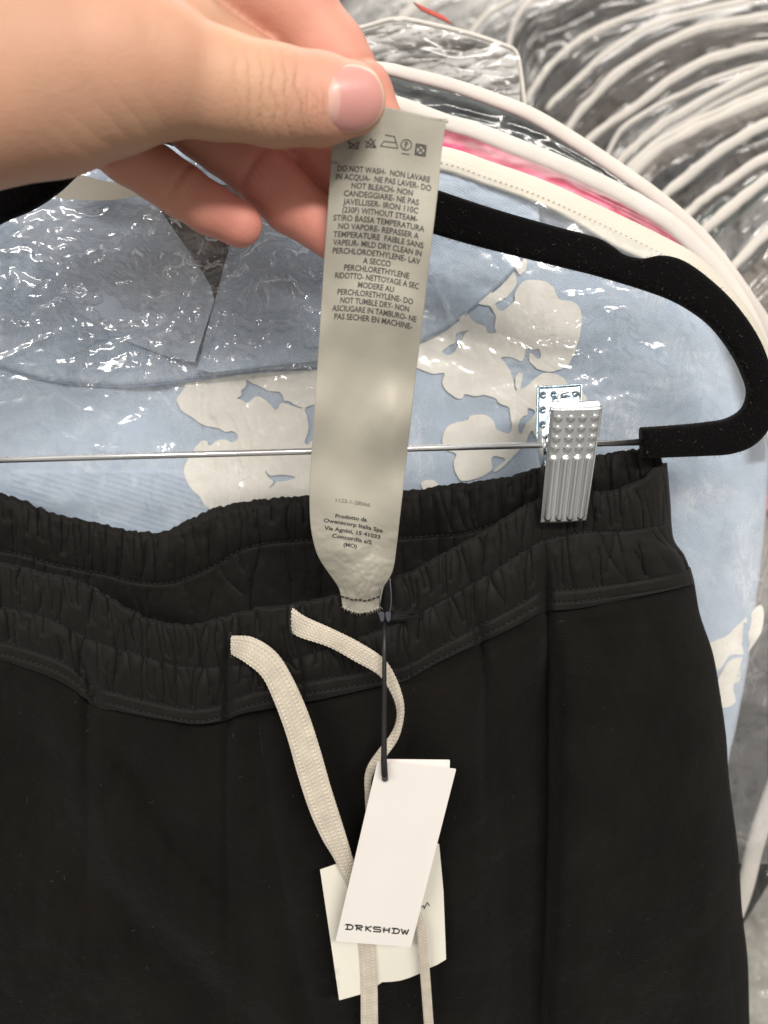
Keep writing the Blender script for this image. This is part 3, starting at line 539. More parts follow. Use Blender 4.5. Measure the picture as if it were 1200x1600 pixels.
plate('back_plate', (839, 604, .3190), (909, 600, .3205), (905, 745, .3075), (836, 750, .3070), m_plateb, -1, ribs=False, ny=120, taper=.5)
# side cheeks round the rod and the spring wire
strip('cheek', np.array([(846, 668, .290), (849, 700, .289), (850, 742, .289)], float), np.array([(842, 672, .308), (838, 697, .309), (846, 735, .304)], float), .0008, m_plate, clip)
strip('cheek', np.array([(933, 660, .290), (931, 700, .289), (926, 735, .289)], float), np.array([(914, 660, .308), (912, 697, .309), (915, 735, .304)], float), .0008, m_plate, clip)
ph = np.linspace(0, 2*math.pi*4, 110); cc = W(890, 697, .300)
tube('spring', np.stack([W(852, 697, .3)[0] + (W(925, 697, .3)[0]-W(852, 697, .3)[0])*ph/ph[-1], cc[1] + .0042*np.cos(ph), cc[2] + .0042*np.sin(ph)], 1), .00075, m_chrome, clip, 8)
tube('spring_arm', W([872, 872, 874, 880, 900, 904], [668, 630, 616, 613, 610, 616], [.300, .3135, .3145, .3145, .3145, .3145]), .00072, m_chrome, clip, 8)
tube('rod_bushing', W([845, 852], [697, 697], [.300, .300]), .0030, m_chrome, clip, 18)

# ------------------------------------------------------------------ the black trousers
tr = empty('trousers', W(500, 1650, .300)); tag(tr, 'black trousers with gathered elastic waistband and ecru drawcord held in the clip', 'trousers')
FT = fx([(-250, 850), (-100, 862), (0, 878), (60, 893), (120, 906), (200, 950), (240, 968), (300, 976), (345, 965), (400, 950), (450, 945), (540, 925), (600, 908), (640, 893), (700, 861), (760, 827), (800, 802), (840, 780), (870, 773), (925, 769), (960, 765), (1000, 748), (1022, 732), (1040, 724)])
FM = fx([(-250, 920), (-100, 935), (0, 948), (67, 962), (140, 997), (200, 1017), (260, 1035), (307, 1042), (360, 1040), (450, 1030), (540, 1002), (625, 971), (683, 942), (758, 900), (808, 867), (850, 844), (917, 831), (975, 829), (1040, 818)])
FS = fx([(-250, 985), (-100, 993), (0, 1003), (30, 1010), (80, 1026), (115, 1045), (150, 1073), (187, 1083), (233, 1095), (300, 1107), (350, 1100), (385, 1085), (467, 1067), (587, 1047), (633, 1040), (683, 1012), (750, 977), (808, 946), (842, 926), (858, 923), (917, 919), (975, 908), (1040, 890)])
FB = lambda x: FS(x) + 27 + 4*np.sin(x/60)
BT = fx([(-250, 755), (-100, 758), (0, 771), (40, 783), (60, 793), (100, 806), (130, 812), (200, 828), (240, 831), (270, 826), (300, 810), (350, 790), (420, 779), (500, 773), (640, 766), (700, 757), (780, 748), (840, 732), (930, 712), (1000, 701), (1040, 700)])
BM = fx([(-250, 835), (0, 860), (80, 880), (167, 897), (207, 908), (267, 910), (333, 884), (383, 856), (450, 845), (540, 842), (625, 840), (675, 837), (725, 833), (800, 810), (900, 790), (1040, 770)])
Yf = fx([(-250, .291), (0, .289), (200, .284), (350, .283), (600, .285), (800, .2905), (850, .2925), (880, .293), (930, .2935), (1000, .297), (1040, .301), (1100, .303)])
Yb = fx([(-250, .322), (0, .325), (200, .327), (400, .325), (640, .318), (800, .307), (880, .3025), (940, .3045), (1000, .308), (1040, .307), (1100, .307)])
RE = fx([(690, 1036), (722, 1040), (780, 1045), (840, 1050), (870, 1068), (905, 1080), (960, 1090), (1020, 1110), (1080, 1121), (1150, 1131), (1220, 1136), (1330, 1150), (1420, 1156), (1500, 1165), (1600, 1168), (1720, 1172)])
def creases(x, v, seed, n, x0=-250, x1=1080, avoid=None, slant=26):
    r = np.random.default_rng(seed); h = np.zeros(np.broadcast(x, v).shape)
    xs = np.sort(x0 + (x1-x0)*(np.arange(n) + r.uniform(-.42, .42, n))/n)
    for xk in xs:
        a, b = (0, 1) if r.random() < .35 else ((0, r.uniform(.45, .95)) if r.random() < .6 else (r.uniform(.05, .4), 1))
        sl = r.normal(6, slant)*(.8); w = r.uniform(1.0, 2.4); dp = r.uniform(.3, 1.05)*1e-3; cv = r.normal(0, 4)
        d = x - (xk + sl*(v-.3) + cv*(v-.5)**2*3 + 1.6*noise2(v*3 + xk, 0*v + 3.3, seed))
        en = sm(a-.06, a+.10, v)*(1-sm(b-.10, b+.06, v)) if b < 1 or a > 0 else 1
        h = h + en*dp*(np.exp(-np.abs(d)/w) + .40*np.exp(-(d/(w*4.5))**2))        # valley
        h = h - en*dp*.20*np.exp(-((d-w*5*np.sign(cv+.01))/(w*4.0))**2)             # ridge beside it
    return h
def groove(x, y, line, w, dp): return dp*np.exp(-((y - line(x))/w)**2)
# back of the waistband, seen from inside
nx, ny = 760, 110
xh = np.linspace(-250, 1034, nx)[None]; v = np.linspace(0, 1, ny)[:, None]
tp = BT(xh) + 1.6*noise2(xh/7, 0*xh, 3) + 1.0*noise2(xh/3, 0*xh+4, 4); bt_ = np.maximum(FT(xh)+45, BT(xh)+75)
py = tp + (bt_-tp)*v; px = xh + (RE(py)-1040)*sm(980, 1034, xh)
vm = (py-BT(xh))/np.maximum(BM(xh)-BT(xh), 1)
Yv = Yb(xh) + .003*(1-sm(0, .05, v))*-0 + creases(xh, np.clip(vm, 0, 1), 21, 130, slant=9)*1.3*(.35 + .65*(vm < 1.02)) + creases(xh, np.clip(vm-1, 0, 1), 22, 44)*sm(.96, 1.1, vm) \
     + groove(xh, py, BM, 3.0, .0012) + .0012*fbm(xh/40, py/60, 23) - .0016*np.sin(np.clip(vm, 0, 1)*math.pi) + .0018*(1-sm(0, .07, v))
grid('back_waistband', W(px, py, Yv), m_band, tr, thick=.0012)
# front of the waistband
nx, ny = 900, 170
uu = np.linspace(-250, 1040, nx); wrapn = 26
xh = np.r_[uu, np.full(wrapn, 1040.)][None]; ex = np.r_[np.zeros(nx), np.linspace(0, 1, wrapn+1)[1:]][None]; v = np.linspace(0, 1, ny)[:, None]
tp = FT(xh) + 1.4*noise2(xh/7, 0*xh, 13) + .9*noise2(xh/3, 0*xh+4, 14)*(xh < 1035); bt_ = FB(xh); py = tp + (bt_-tp)*v
px = xh + (RE(py)-1040)*sm(930, 1040, xh) - 10*ex**2
va = np.clip((py-FT(xh))/(FM(xh)-FT(xh)), 0, 1); vb = np.clip((py-FM(xh))/(FS(xh)-FM(xh)), 0, 1); up = (py < FM(xh))
edge = .012*(1-np.sqrt(np.clip(1-((np.clip(xh, 985, 1040)-985)/55.)**2, 0, 1)))*.7
pk = lambda x, y, x0, w, dp: dp*np.exp(-((x-x0)/w)**2)
def tuck(x, y): return .0052*np.exp(-((x-(853+.02*(y-930)))/9)**2)*sm(840, 935, y) + .004*np.exp(-((x-354)/7)**2)*sm(975, 1050, y) + .003*np.exp(-((x-(118+.35*(y-1000)))/11)**2)*sm(960, 1050, y)+ .0032*np.exp(-((x-(742+.1*(y-930)))/10)**2)*sm(900, 1000, y)
sec = sm(-4, 4, py-FM(xh))
Yv = Yf(xh) + edge + .030*ex**1.3 + creases(xh, va, 31, 150, slant=9)*1.35*(1-sec) + creases(xh, vb, 32, 130, slant=13)*1.2*sec*(1-.75*sm(-6, 4, py-FS(xh))) \
     + groove(xh, py, FM, 2.2, .0008) + groove(xh, py, FS, 2.0, .0006) + groove(xh, py, lambda x: FS(x)+19, 2.0, .0005) + .0011*fbm(xh/48, py/60, 33, 2)*sm(-30, 20, py-FM(xh)) + .0007*fbm(xh/40, py/60, 34) \
     - .0010*np.sin(va*math.pi)*(1-sec) - .0016*np.sin(vb*math.pi)*sec - .0006*sm(0, 8, py-FS(xh)) + tuck(xh, py) + .0016*(1-sm(0, .04, v))
grid('front_waistband', W(px, py, Yv), m_band, tr, thick=.0012)
bandsurf = (xh[0, :nx], py[:, :nx], Yv[:, :nx])
def bandY(x, y):                                    # depth of the front waistband at a photo pixel
    x = np.atleast_1d(np.asarray(x, float)); y = np.atleast_1d(np.asarray(y, float)); out = np.empty(len(x))
    for i, (a, b) in enumerate(zip(x, y)):
        k = int(np.clip(round((a+250)/1290*(nx-1)), 0, nx-1)); out[i] = np.interp(b, bandsurf[1][:, k], bandsurf[2][:, k])
    return out
# leg cloth below the band
def valley(x, y, pts, wl, wr, dp):                  # asymmetric fold along a traced line
    P = crom(pts, 200); P = P[np.argsort(P[:, 1])]; xc = np.interp(y, P[:, 1], P[:, 0]); d = x - xc
    fade = sm(P[0, 1]-30, P[0, 1]+50, y)
    return dp*fade*np.where(d < 0, np.exp(-(d/wl)**2), np.exp(-(d/wr)**2))
nx2, ny2 = 560, 330
xh = np.r_[np.linspace(-250, 1040, nx2), np.full(wrapn, 1040.)][None]; ex = np.r_[np.zeros(nx2), np.linspace(0, 1, wrapn+1)[1:]][None]; v = np.linspace(0, 1, ny2)[:, None]
t0 = FB(xh) - 26; py = t0 + (1740-t0)*v; k = (RE(py)+250)/1290.
px = np.where(xh < 1041, -250 + (xh+250)*(1 + (k-1)*sm(.0, .9, (xh+250)/1290)), xh) - 14*ex**2
Yv = Yf(xh) + .0026 + .014*(1-np.sqrt(np.clip(1-((np.clip(px, RE(py)-75, None)-(RE(py)-75))/75.)**2, 0, 1))) + .035*ex**1.3 \
   + tuck(px, np.minimum(py, 1060))*np.exp(-np.maximum(0, py-1060)/260) \
   + sm(-4, 110, py-FB(xh))*(valley(px, py, [(856, 925), (858, 1000), (858, 1200), (852, 1400), (842, 1600), (835, 1750)], 50, 16, .0150) \
   - valley(px, py, [(905, 940), (915, 1100), (925, 1300), (930, 1750)], 48, 90, .0055) \
   + valley(px, py, [(752, 985), (768, 1100), (785, 1300), (800, 1700)], 26, 20, .0045) - valley(px, py, [(690, 1010), (700, 1200), (715, 1500), (720, 1750)], 50, 60, .0065) \
   + valley(px, py, [(136, 1040), (170, 1130), (225, 1220), (270, 1300), (350, 1390), (450, 1520)], 26, 75, .0060)*(1-sm(1250, 1500, py)) \
   + valley(px, py, [(10, 1010), (45, 1100), (90, 1250), (140, 1350), (220, 1430), (320, 1520), (420, 1640)], 75, 46, .0040) \
   - valley(px, py, [(60, 1020), (100, 1130), (150, 1280), (210, 1380), (330, 1500), (430, 1600)], 44, 60, .0022) \
   + valley(px, py, [(330, 1120), (345, 1250), (375, 1400), (400, 1600)], 30, 30, .0035)) \
   + valley(px, py, [(402, 1108), (408, 1160), (418, 1240), (432, 1330), (455, 1450), (490, 1600), (520, 1740)], 34, 12, .0040) \
   + .004*fbm(px/170+3, py/230, 36) + .0010*fbm((px+py*.3)/34, (py-px*.2)/40, 37) + .0007*np.exp(-((px-(1136+(py-1480)*.11))/3.)**2)*sm(1455, 1490, py)
Yv = Yv + .0016*(1-sm(0, 20, py-FB(xh)+6))
grid('leg_cloth', W(px, py, Yv), m_leg, tr, thick=.002)
xs = np.linspace(0, 1, 60)
band('fly_seam', [(403, 1112, Yf(403)+.0068), (410, 1170, Yf(410)+.0075), (419, 1240, Yf(410)+.0078), (433, 1330, Yf(433)+.0078), (456, 1450, Yf(433)+.0078), (491, 1600, Yf(433)+.0078), (515, 1700, .295)], [2, 2.4, 2.4], .001, m_thread, tr, n=60)
# stitch rows
L = []
def row(line, x0, x1, Yfun, step=8.5, ln=5.4, lift=.0009, off=0):
    x = x0
    while x < x1:
        xx = np.array([x, x+ln]); yy = line(xx) + off; w = W(xx, yy, Yfun(xx, yy) - lift); L.append(w); x += step + rng.uniform(-.5, .5)
row(FM, -100, 1035, bandY); row(FS, -100, 1035, bandY); row(FS, -100, 1035, bandY, off=19); row(BM, -100, 800, lambda x, y: Yb(x)+.0003)
V, f = tubes(L, .00022, 5); link('stitching', mesh(V, f), m_thread, tr)
# loose lint on the cloth
L = []
for i in range(130):
    x = rng.uniform(0, 1120); y = rng.uniform(960, 1590)
    if y < FB(x): continue
    j = np.argmin(np.abs(py[:, 5:nx2:4] - y) + np.abs(px[:, 5:nx2:4]-x)*1.0); a, b = divmod(j, len(range(5, nx2, 4))); b = 5 + 4*b
    p = W(px[a, b], py[a, b], Yv[a, b] - .0013); d = rng.normal(size=3)*.0004; L.append(np.array([p-d, p + rng.normal(size=3)*.00015, p+d]))
V, f = tubes(L, .00005, 3); o = link('lint', mesh(V, f), M('pale_lint', (.11, .10, .09), .9), tr); o['kind'] = 'stuff'

# drawcords: flat braid with real relief
def cord(name, A, B, n, thick=.0015, parent=tr):
    A = crom(A, n); B = crom(B, n); m = 44
    a = W(*A.T); b = W(*B.T); mid = (a+b)/2; h = (b-a)/2; tan = np.gradient(mid, axis=0); nn = np.cross(tan, h); nn /= np.linalg.norm(nn, axis=1)[:, None]; nn[nn[:, 1] > 0] *= -1
    ph = np.arange(m*2)/(m*2)*2*math.pi; cx = np.cos(ph); cx = np.sign(cx)*np.abs(cx)**.8; sy = np.sin(ph); sy = np.sign(sy)*np.abs(sy)**.7
    s = np.r_[0, np.cumsum(np.linalg.norm(np.diff(mid, axis=0), axis=1))][:, None]
    u = (cx[None]+1)/2; tri = np.abs(((u*3.5) % 1) - .5)*2
    rel = .00016*np.cos(2*math.pi*(s/.0017 + tri*.75)) + .00010*np.cos(2*math.pi*u*7)
    P = mid[:, None] + h[:, None]*cx[None, :, None] + nn[:, None]*((np.sign(sy)[None]*rel + sy[None]*thick/2)[..., None])
    f = gfaces(n, 2*m, True).tolist(); f.append(list(range(2*m))[::-1]); f.append([(n-1)*2*m+k for k in range(2*m)])
    o = link(name, mesh(P, f), m_cord, parent)
    # fuzz of loose cotton fibres along both edges
    return o
o = cord('drawcord', [(362, 993, .2822), (395, 996, .2785), (430, 1018, .2765), (455, 1055, .275), (480, 1110, .2745), (500, 1170, .274), (517, 1230, .2735), (536, 1290, .273), (553, 1345, .2735), (575, 1410, .2745), (588, 1500, .2755), (591, 1620, .277)],
     [(362, 1022, .2822), (385, 1036, .2785), (410, 1058, .2765), (428, 1095, .275), (448, 1150, .2745), (465, 1210, .274), (483, 1265, .2735), (503, 1310, .273), (525, 1348, .2735), (550, 1410, .2745), (562, 1500, .2755), (564, 1620, .277)], 700); o['label'] = 'straight left drawcord'
o = cord('drawcord', [(457, 950, .2825), (478, 964, .279), (520, 983, .2762), (560, 1003, .2745), (598, 1028, .2735), (618, 1058, .273), (630, 1095, .273), (630, 1125, .2733), (622, 1155, .274), (603, 1183, .2745), (585, 1207, .275), (580, 1235, .2755), (590, 1290, .2757), (640, 1390, .272), (662, 1440, .270), (670, 1500, .271), (679, 1620, .275)],
     [(457, 988, .2825), (470, 996, .279), (515, 1011, .2765), (555, 1033, .275), (590, 1053, .2742), (607, 1075, .2742), (618, 1100, .2745), (620, 1122, .275), (612, 1145, .2755), (592, 1170, .276), (573, 1200, .276), (570, 1233, .276), (578, 1295, .2757), (622, 1395, .272), (648, 1445, .270), (655, 1505, .271), (664, 1620, .275)], 800); o['label'] = 'curling right drawcord'

for cx_, cy_, hh in ((361.5, 1008, 19), (457.5, 969, 23)):
    a = np.radians(np.linspace(0, 360, 40)); X_ = cx_ - 1 + 3.4*np.cos(a); Y_ = cy_ + hh*np.sin(a)
    tube('buttonhole', W(X_, Y_, bandY(X_, Y_) - .0006 + .0002*np.sin(a*18)), .00045, m_thread, tr, 8)
# ------------------------------------------------------------------ care label held up by the hand
YLb = fx([(100, .2545), (200, .2565), (300, .2585), (400, .2605), (500, .263), (600, .2662), (700, .270), (800, .2745), (870, .2778), (925, .2800), (960, .2815)])
LE = fx([(130, 528), (180, 524), (225, 519), (300, 514), (400, 507), (510, 500), (600, 494), (690, 488), (760, 484), (815, 485), (850, 491), (872, 499), (895, 514), (915, 528), (930, 533), (950, 536), (960, 540)])
RI = fx([(130, 702), (188, 697), (240, 690), (300, 684), (400, 672), (510, 659), (600, 648), (690, 638), (780, 628), (850, 620), (885, 615), (903, 608), (915, 600), (930, 596), (945, 593), (960, 585)])
def labY(px, py):
    l, r_ = LE(py), RI(py); u = (px-l)/(r_-l); k = sm(1000, 800, py) if False else 1-sm(860, 930, py)
    w = .0030*fbm((px+py*.45)/70+2, (py-px*.9)/115, 101, 1)*k*(.45+.55*sm(380, 560, py)) + .0006*np.sin((py-px*.35)/26)*sm(300, 400, py)*(1-sm(760, 860, py)) + .0006*np.sin((px*.9+py*.5)/19+1)*sm(160, 260, py)*.6*(1-sm(430, 520, py))
    w = w + .0035*np.sin(math.pi*u)*-sm(790, 890, py)*(1-sm(905, 950, py)) + .0016*(2*u-1)**2 + .0007*fbm(px/12, py/14, 103)*sm(880, 915, py) + .0009*fbm(px/28, py/20, 104)*sm(780, 880, py)
    return YLb(py) + w
lab = empty('care_label', W(565, 940, .281)); lab.parent = tr; lab.location = Vector(W(565, 940, .281)) - tr.location
u = np.linspace(0, 1, 110)[None]; v = np.linspace(0, 1, 420)[:, None]
py0 = 150 + 800*v; l = LE(py0); r_ = RI(py0); px = l + (r_-l)*u
skew = (px-523)*.215*(1-sm(0, 40, py0-150)) + (8*np.sin(math.pi*u)+0)*sm(930, 950, py0)
pyl = py0 + skew
lo = grid('satin_tape', W(px, pyl, labY(px, pyl)), m_satin, lab, .00035); lo['label'] = 'long grey beige satin care label pulled upward'
Ztop = lambda X, Y: (480 + X/4, 160 + Y/4)
rows = [("DO NOT WASH-  NON LAVARE", 190, 768), ("IN ACQUA-  NE PAS LAVER- DO", 180, 775), ("NOT BLEACH- NON", 278, 660), ("CANDEGGIARE- NE PAS", 230, 698),
 ("JAVELLISER- IRON 110C", 225, 695), ("(230F) WITHOUT STEAM-", 220, 690), ("STIRO BASSA TEMPERATURA", 165, 733), ("NO VAPORE- REPASSER A", 195, 698),
 ("TEMPERATURE  FAIBLE SANS", 163, 727), ("VAPEUR- MILD DRY CLEAN IN", 163, 715), ("PERCHLOROETHYLENE- LAV", 160, 707), ("A SECCO", 350, 522),
 ("PERCHLORETHYLENE", 232, 638), ("RIDOTTO- NETTOYAGE A SEC", 175, 698), ("MODERE AU", 318, 542), ("PERCHLORETHYLENE- DO", 190, 662),
 ("NOT TUMBLE DRY- NON", 208, 637), ("ASCIUGARE IN TAMBURO- NE", 157, 683), ("PAS SECHER EN MACHINE-", 170, 657)]
parts = []
for i, (s, a, b) in enumerate(rows):
    V, f = text_tris(s, .013); xa, xb = V[:, 0].min(), V[:, 0].max(); u = (V[:, 0]-xa)/(xb-xa); X_ = a + u*(b-a); yy = V[:, 1]/.73 - .5
    y0 = 410 + i*51.4; A_ = 60 + i*1.1; g = A_*np.clip((X_-150)/560, 0, 2)**1.9
    px_, py_ = Ztop(X_ + yy*4, y0 + g - yy*37.5); parts.append((np.stack([px_, py_], 1), f))
def arc(cx, cy, r1, a0=0, a1=360, n=28): t = np.radians(np.linspace(a0, a1, n)); return np.stack([cx + r1*np.cos(t), cy + r1*np.sin(t)], 1)
def seg(*p): 
    p = np.array(p, float); return np.vstack([np.linspace(p[i], p[i+1], 6)[(0 if i == 0 else 1):] for i in range(len(p)-1)])
def zz(*p): return [Ztop(*q) for q in p]
st = [seg(*zz((255, 240), (270, 285), (312, 290), (325, 250))), seg(*zz((255, 290), (325, 245))), seg(*zz((258, 245), (322, 290))),
      seg(*zz((400, 225), (365, 275), (430, 283), (400, 225))), seg(*zz((362, 240), (433, 282))), seg(*zz((372, 285), (430, 232))),
      seg(*zz((487, 203), (545, 213), (568, 287), (458, 272))), seg(*zz((458, 272), (480, 243), (556, 252))),
      arc(*Ztop(620, 265), 8.2), seg(*zz((613, 288), (615, 248))), arc(*Ztop(618, 256), 2.4, -110, 100, 12), seg(*zz((590, 318), (640, 326))),
      seg(*zz((682, 258), (744, 270), (738, 336), (674, 326), (682, 258))), arc(*Ztop(709, 298), 7.0), seg(*zz((682, 258), (738, 336))), seg(*zz((744, 270), (674, 326)))]
parts.append(strokes(st, 1.35)); parts.append(strokes([seg(*zz((512, 262), (516, 262)))], 1.2))
parts.append(text_line("10-", *Ztop(152, 372), *Ztop(200, 378), 5, 0, 1))
lay('printed_text', merge(parts), labY, .00032, m_ink, lab)
Zb = lambda X, Y: (460 + X/3.554, 540 + Y/3.556)
parts = [text_line("1123-1-28066", *Zb(230, 858), *Zb(420, 885), 6, 0, 1.2)]
lay('printed_text', merge(parts), labY, .00034, m_inkl, lab)
parts = [text_line(s, *Zb(a, b), *Zb(c2, d2), 6.2, .022, 1.3) for s, a, b, c2, d2 in [("Prodotto da", 228, 945, 403, 968), ("Owenscorp Italia Spa", 163, 970, 492, 1028), ("Via Agnini, 15 41033", 167, 1012, 477, 1064), ("Concordia s/S", 210, 1055, 430, 1094), ("(MO)", 273, 1105, 347, 1115)]]
lay('printed_text', merge(parts), labY, .00034, m_inkd, lab)
# gathered foot of the label, sewn down with black thread, frayed edge
L = []
for i in range(9):
    x = np.array([533 + i*7, 537.5 + i*7]) ; y = 931 + 7*np.sin((x-533)/63*math.pi) + rng.uniform(-.8, .8); L.append(W(x, y, labY(x, y) - .0009))
V, f = tubes(L, .00033, 5); link('foot_stitch', mesh(V, f), m_thread, lab)
L = []
for i in range(90):
    x = rng.uniform(536, 594); y = 947 + 8*math.sin((x-536)/58*math.pi); p = W(x, y, float(labY(x, min(y, 955))) - .0005)
    q = p + np.array([rng.normal()*.0006, -rng.random()*.0006, -abs(rng.normal())*.0009]); L.append(np.array([p, q]))
V, f = tubes(L, .00005, 3); o = link('frayed_edge', mesh(V, f), M('pale_fray', (.6, .57, .5), .9), lab)

# ------------------------------------------------------------------ swing tags, cord and fastener
def card(name, outline, Yfun, mat, parent, thick=.0005, hole=None):
    lp = [np.array(outline, float)]
    if hole: lp.append(arc(hole[0], hole[1], hole[2], 0, 345, 24))
    o = lay(name, flat_fill(lp, 14), Yfun, 0, mat, parent, thick); return o
def rnd(pts, r=3):
    P = np.array(pts, float); out = []
    for i in range(len(P)):
        a, b, c2 = P[i-1], P[i], P[(i+1) % len(P)]; d1 = (a-b)/np.linalg.norm(a-b); d2 = (c2-b)/np.linalg.norm(c2-b)
        for t in (0, .25, .5, .75, 1): out.append((1-t)**2*(b+d1*r) + 2*t*(1-t)*b + t*t*(b+d2*r))
    return out
wY = lambda x, y: .2655 + (y-1200)*.000004 + .0008*np.sin((y-1190)/180.)
tagw = empty('swing_tag', W(601, 1216, .265)); tag(tagw, 'white swing tag with a punched hole, in front of the cream card', 'swing tag')
card('card', rnd([(590, 1189), (713, 1201), (642, 1480), (524, 1471)], 3), wY, m_white, tagw, .0005, (601.5, 1217, 4.6))
tube('eyelet', W(arc(601.5, 1217, 5.2)[:, 0], arc(601.5, 1217, 5.2)[:, 1], .2652), .00022, M('grey_eyelet', (.45, .42, .41), .4), tagw, 6)
# the lettering: squat capitals cut through the middle
gl = {'D': [[(0, .06), (.75, .06), (1, .3), (1, .7), (.75, .94), (0, .94)], [(.28, 0), (.28, 1)]], 'R': [[(0, .06), (1, .06), (1, .44), (.3, .5), (1, .95)], [(.28, 0), (.28, 1)]], 'K': [[(.28, 0), (.28, 1)], [(1, 0), (.35, .48), (1, 1)]],
      'S': [[(1, .08), (.05, .08), (.05, .47), (1, .53), (1, .92), (0, .92)]], 'H': [[(.2, 0), (.2, 1)], [(.9, 0), (.9, 1)], [(0, .5), (1, .5)]], 'W': [[(0, 0), (.3, 1), (.5, .2), (.75, 1), (1, 0)]]}
def logo(x0, y0, x1, y1, h, wd):
    o = []; word = 'DRKSHDW'; n = len(word)
    ex_ = np.array([x1-x0, y1-y0])/n; ey = np.array([-ex_[1], ex_[0]]); ey = ey/np.linalg.norm(ey)*h
    for i, ch in enumerate(word):
        for ln in gl[ch]:
            q = np.array(ln, float); P = np.array([x0, y0]) + ex_*(i + .08 + .80*q[:, :1]) + ey*(q[:, 1:2]-.5)
            for a in range(len(P)-1): o.append(np.linspace(P[a], P[a+1], 4))
    return strokes(o, wd)
lay('lettering', logo(538.5, 1448, 640, 1456.5, 8.6, 2.3), wY, .0003, m_inkd, tagw)
lay('lettering', strokes([np.array([(537, 1445.5), (640, 1454.0)])[[0, 1]]], .5), wY, .00032, m_ink, tagw)
tag2 = empty('swing_tag', W(650, 1190, .267)); tag(tag2, 'pinkish white second tag peeking out above the white one', 'swing tag')
card('card', rnd([(604, 1186), (703, 1187), (702, 1230), (640, 1450), (545, 1440)], 2), lambda x, y: .2672 + (y-1200)*.000003 + 0*x, m_white2, tag2, .0005)
tag3 = empty('swing_tag', W(600, 1550, .272)); tag(tag3, 'larger cream card with a wavy lower edge behind the white tag', 'swing tag')
cY = lambda x, y: .2745 + .0016*np.sin((x-500)/60.) + .00001*(y-1400)*.3 - .0012*sm(1480, 1560, y)*np.cos((x-500)/38.)
card('card', rnd([(500, 1358.5), (528, 1349), (555, 1340), (620, 1322), (686, 1318), (690, 1360), (693, 1394), (697, 1499), (684, 1507), (670, 1513), (656, 1521), (639, 1528), (626, 1532), (612, 1534), (597, 1534.5), (588, 1541), (575, 1550), (562, 1554), (530, 1563), (515, 1460)], 1.5), cY, m_cream, tag3, .0005)
lay('lettering', merge([strokes([seg((655, 1420), (662, 1415), (663, 1421)), seg((662, 1421), (668, 1410), (671, 1416))], 1.6)]), cY, .0003, m_inkd, tag3)
ts = empty('tag_cord', W(602, 1216, .262)); tag(ts, 'thin straight black cord running from the plastic fastener to the tag hole', 'cord')
tube('cord', W([601, 600.5, 600.5, 600, 600, 601, 602], [968, 1020, 1080, 1140, 1190, 1210, 1217], [.2765, .2700, .2690, .2665, .2635, .2632, .2665]), [.0006, .0008, .0009, .0010, .0012, .0013, .0012], m_black, ts, 10)
m_clr = M('smoky_plastic_fastener', (.05, .055, .07), .18, spec=.8)
for pth in ([(597, 905, .2795), (594, 925, .2775), (593, 945, .2765), (595, 962, .2760)], [(609, 903, .2795), (611, 925, .2775), (611, 945, .2765), (608, 962, .2760)]):
    q = crom(pth, 20); tube('fastener_loop', W(*q.T), .00022, m_clr, ts, 6)
for x in (596.5, 606.5):
    a = arc(0, 0, 1, 0, 360, 20); q = np.array([(x-4, 957), (x+3.5, 957), (x+3.5, 968), (x+1, 971), (x-1, 971), (x-3, 966)])
    lay('fastener_bead', flat_fill([crom(q, 30, True)], 6), lambda x, y: .2752+0*x, 0, m_clr, ts, .0016)
L = []
for i in range(46):
    x1 = rng.uniform(628, 662); y1 = 962 + rng.normal()*7 + (x1-630)*.12; a = np.array([611, 966 + rng.normal()*1.5, .2775]); b = np.array([x1, y1, float(bandY(x1, y1)[0]) - .0015 - rng.random()*.0015])
    m1 = (a+b)/2 + np.array([0, rng.normal()*3 - 3, -.0010]); q = crom([a, m1, b], 8); L.append(W(*q.T))
V, f = tubes(L, .00009, 4); link('thread_tassel', mesh(V, f), m_thread, tr)

# ------------------------------------------------------------------ the hand: one continuous skin surface
def PW(px, py, Y): return W(px, py, Y)
chains = {
 'thumb': [(-260, 150, .212, 185), (-120, 130, .218, 168), (60, 112, .226, 152), (160, 103, .2305, 130), (235, 104, .2345, 106), (330, 131, .2395, 79), (430, 151, .2430, 72), (500, 156, .2455, 65.5), (549, 155, .2468, 54)],
 'index': [(120, -150, .258, 90), (200, -110, .262, 78), (330, -50, .267, 66), (462, 16, .2725, 62), (515, 85, .2730, 57), (560, 150, .2710, 52), (592, 208, .2690, 45)],
 'middle': [(200, -10, .274, 60), (340, 90, .2790, 52), (486, 215, .2810, 48), (541, 262, .2780, 46), (590, 310, .2750, 42)],
 'ring': [(130, 60, .264, 60), (235, 140, .272, 48), (314, 200, .2745, 45.5), (349, 225, .2755, 45), (424, 285, .2765, 46), (455, 318, .2755, 45), (524, 368, .2720, 40)],
 'pinky': [(60, 130, .252, 66), (140, 195, .261, 52), (203, 243, .266, 44), (246, 272, .2680, 41), (284, 298, .2685, 40.5), (325, 325, .2680, 38), (374, 350, .2665, 36)],
 'palm': [(-200, 40, .24, 150), (20, 10, .250, 145), (160, 0, .258, 110), (300, 60, .262, 62), (400, 105, .2655, 45)],
 'web': [(150, 60, .238, 105), (280, 55, .252, 70), (380, 100, .258, 48)],
}
vox = .00105
lo_ = np.array([PW(-230, 0, .26)[0], .185, PW(0, 440, .27)[2]]); hi_ = np.array([PW(670, 0, .27)[0], .300, PW(0, -60, .26)[2]])
ax = [np.arange(lo_[i], hi_[i], vox) for i in range(3)]
X, Yg, Zg = np.meshgrid(*ax, indexing='ij'); X = X.astype(np.float32); Yg = Yg.astype(np.float32); Zg = Zg.astype(np.float32)
def smin(a, b, k): h = np.clip(.5 + .5*(b-a)/k, 0, 1); return b*(1-h) + a*h - k*h*(1-h)
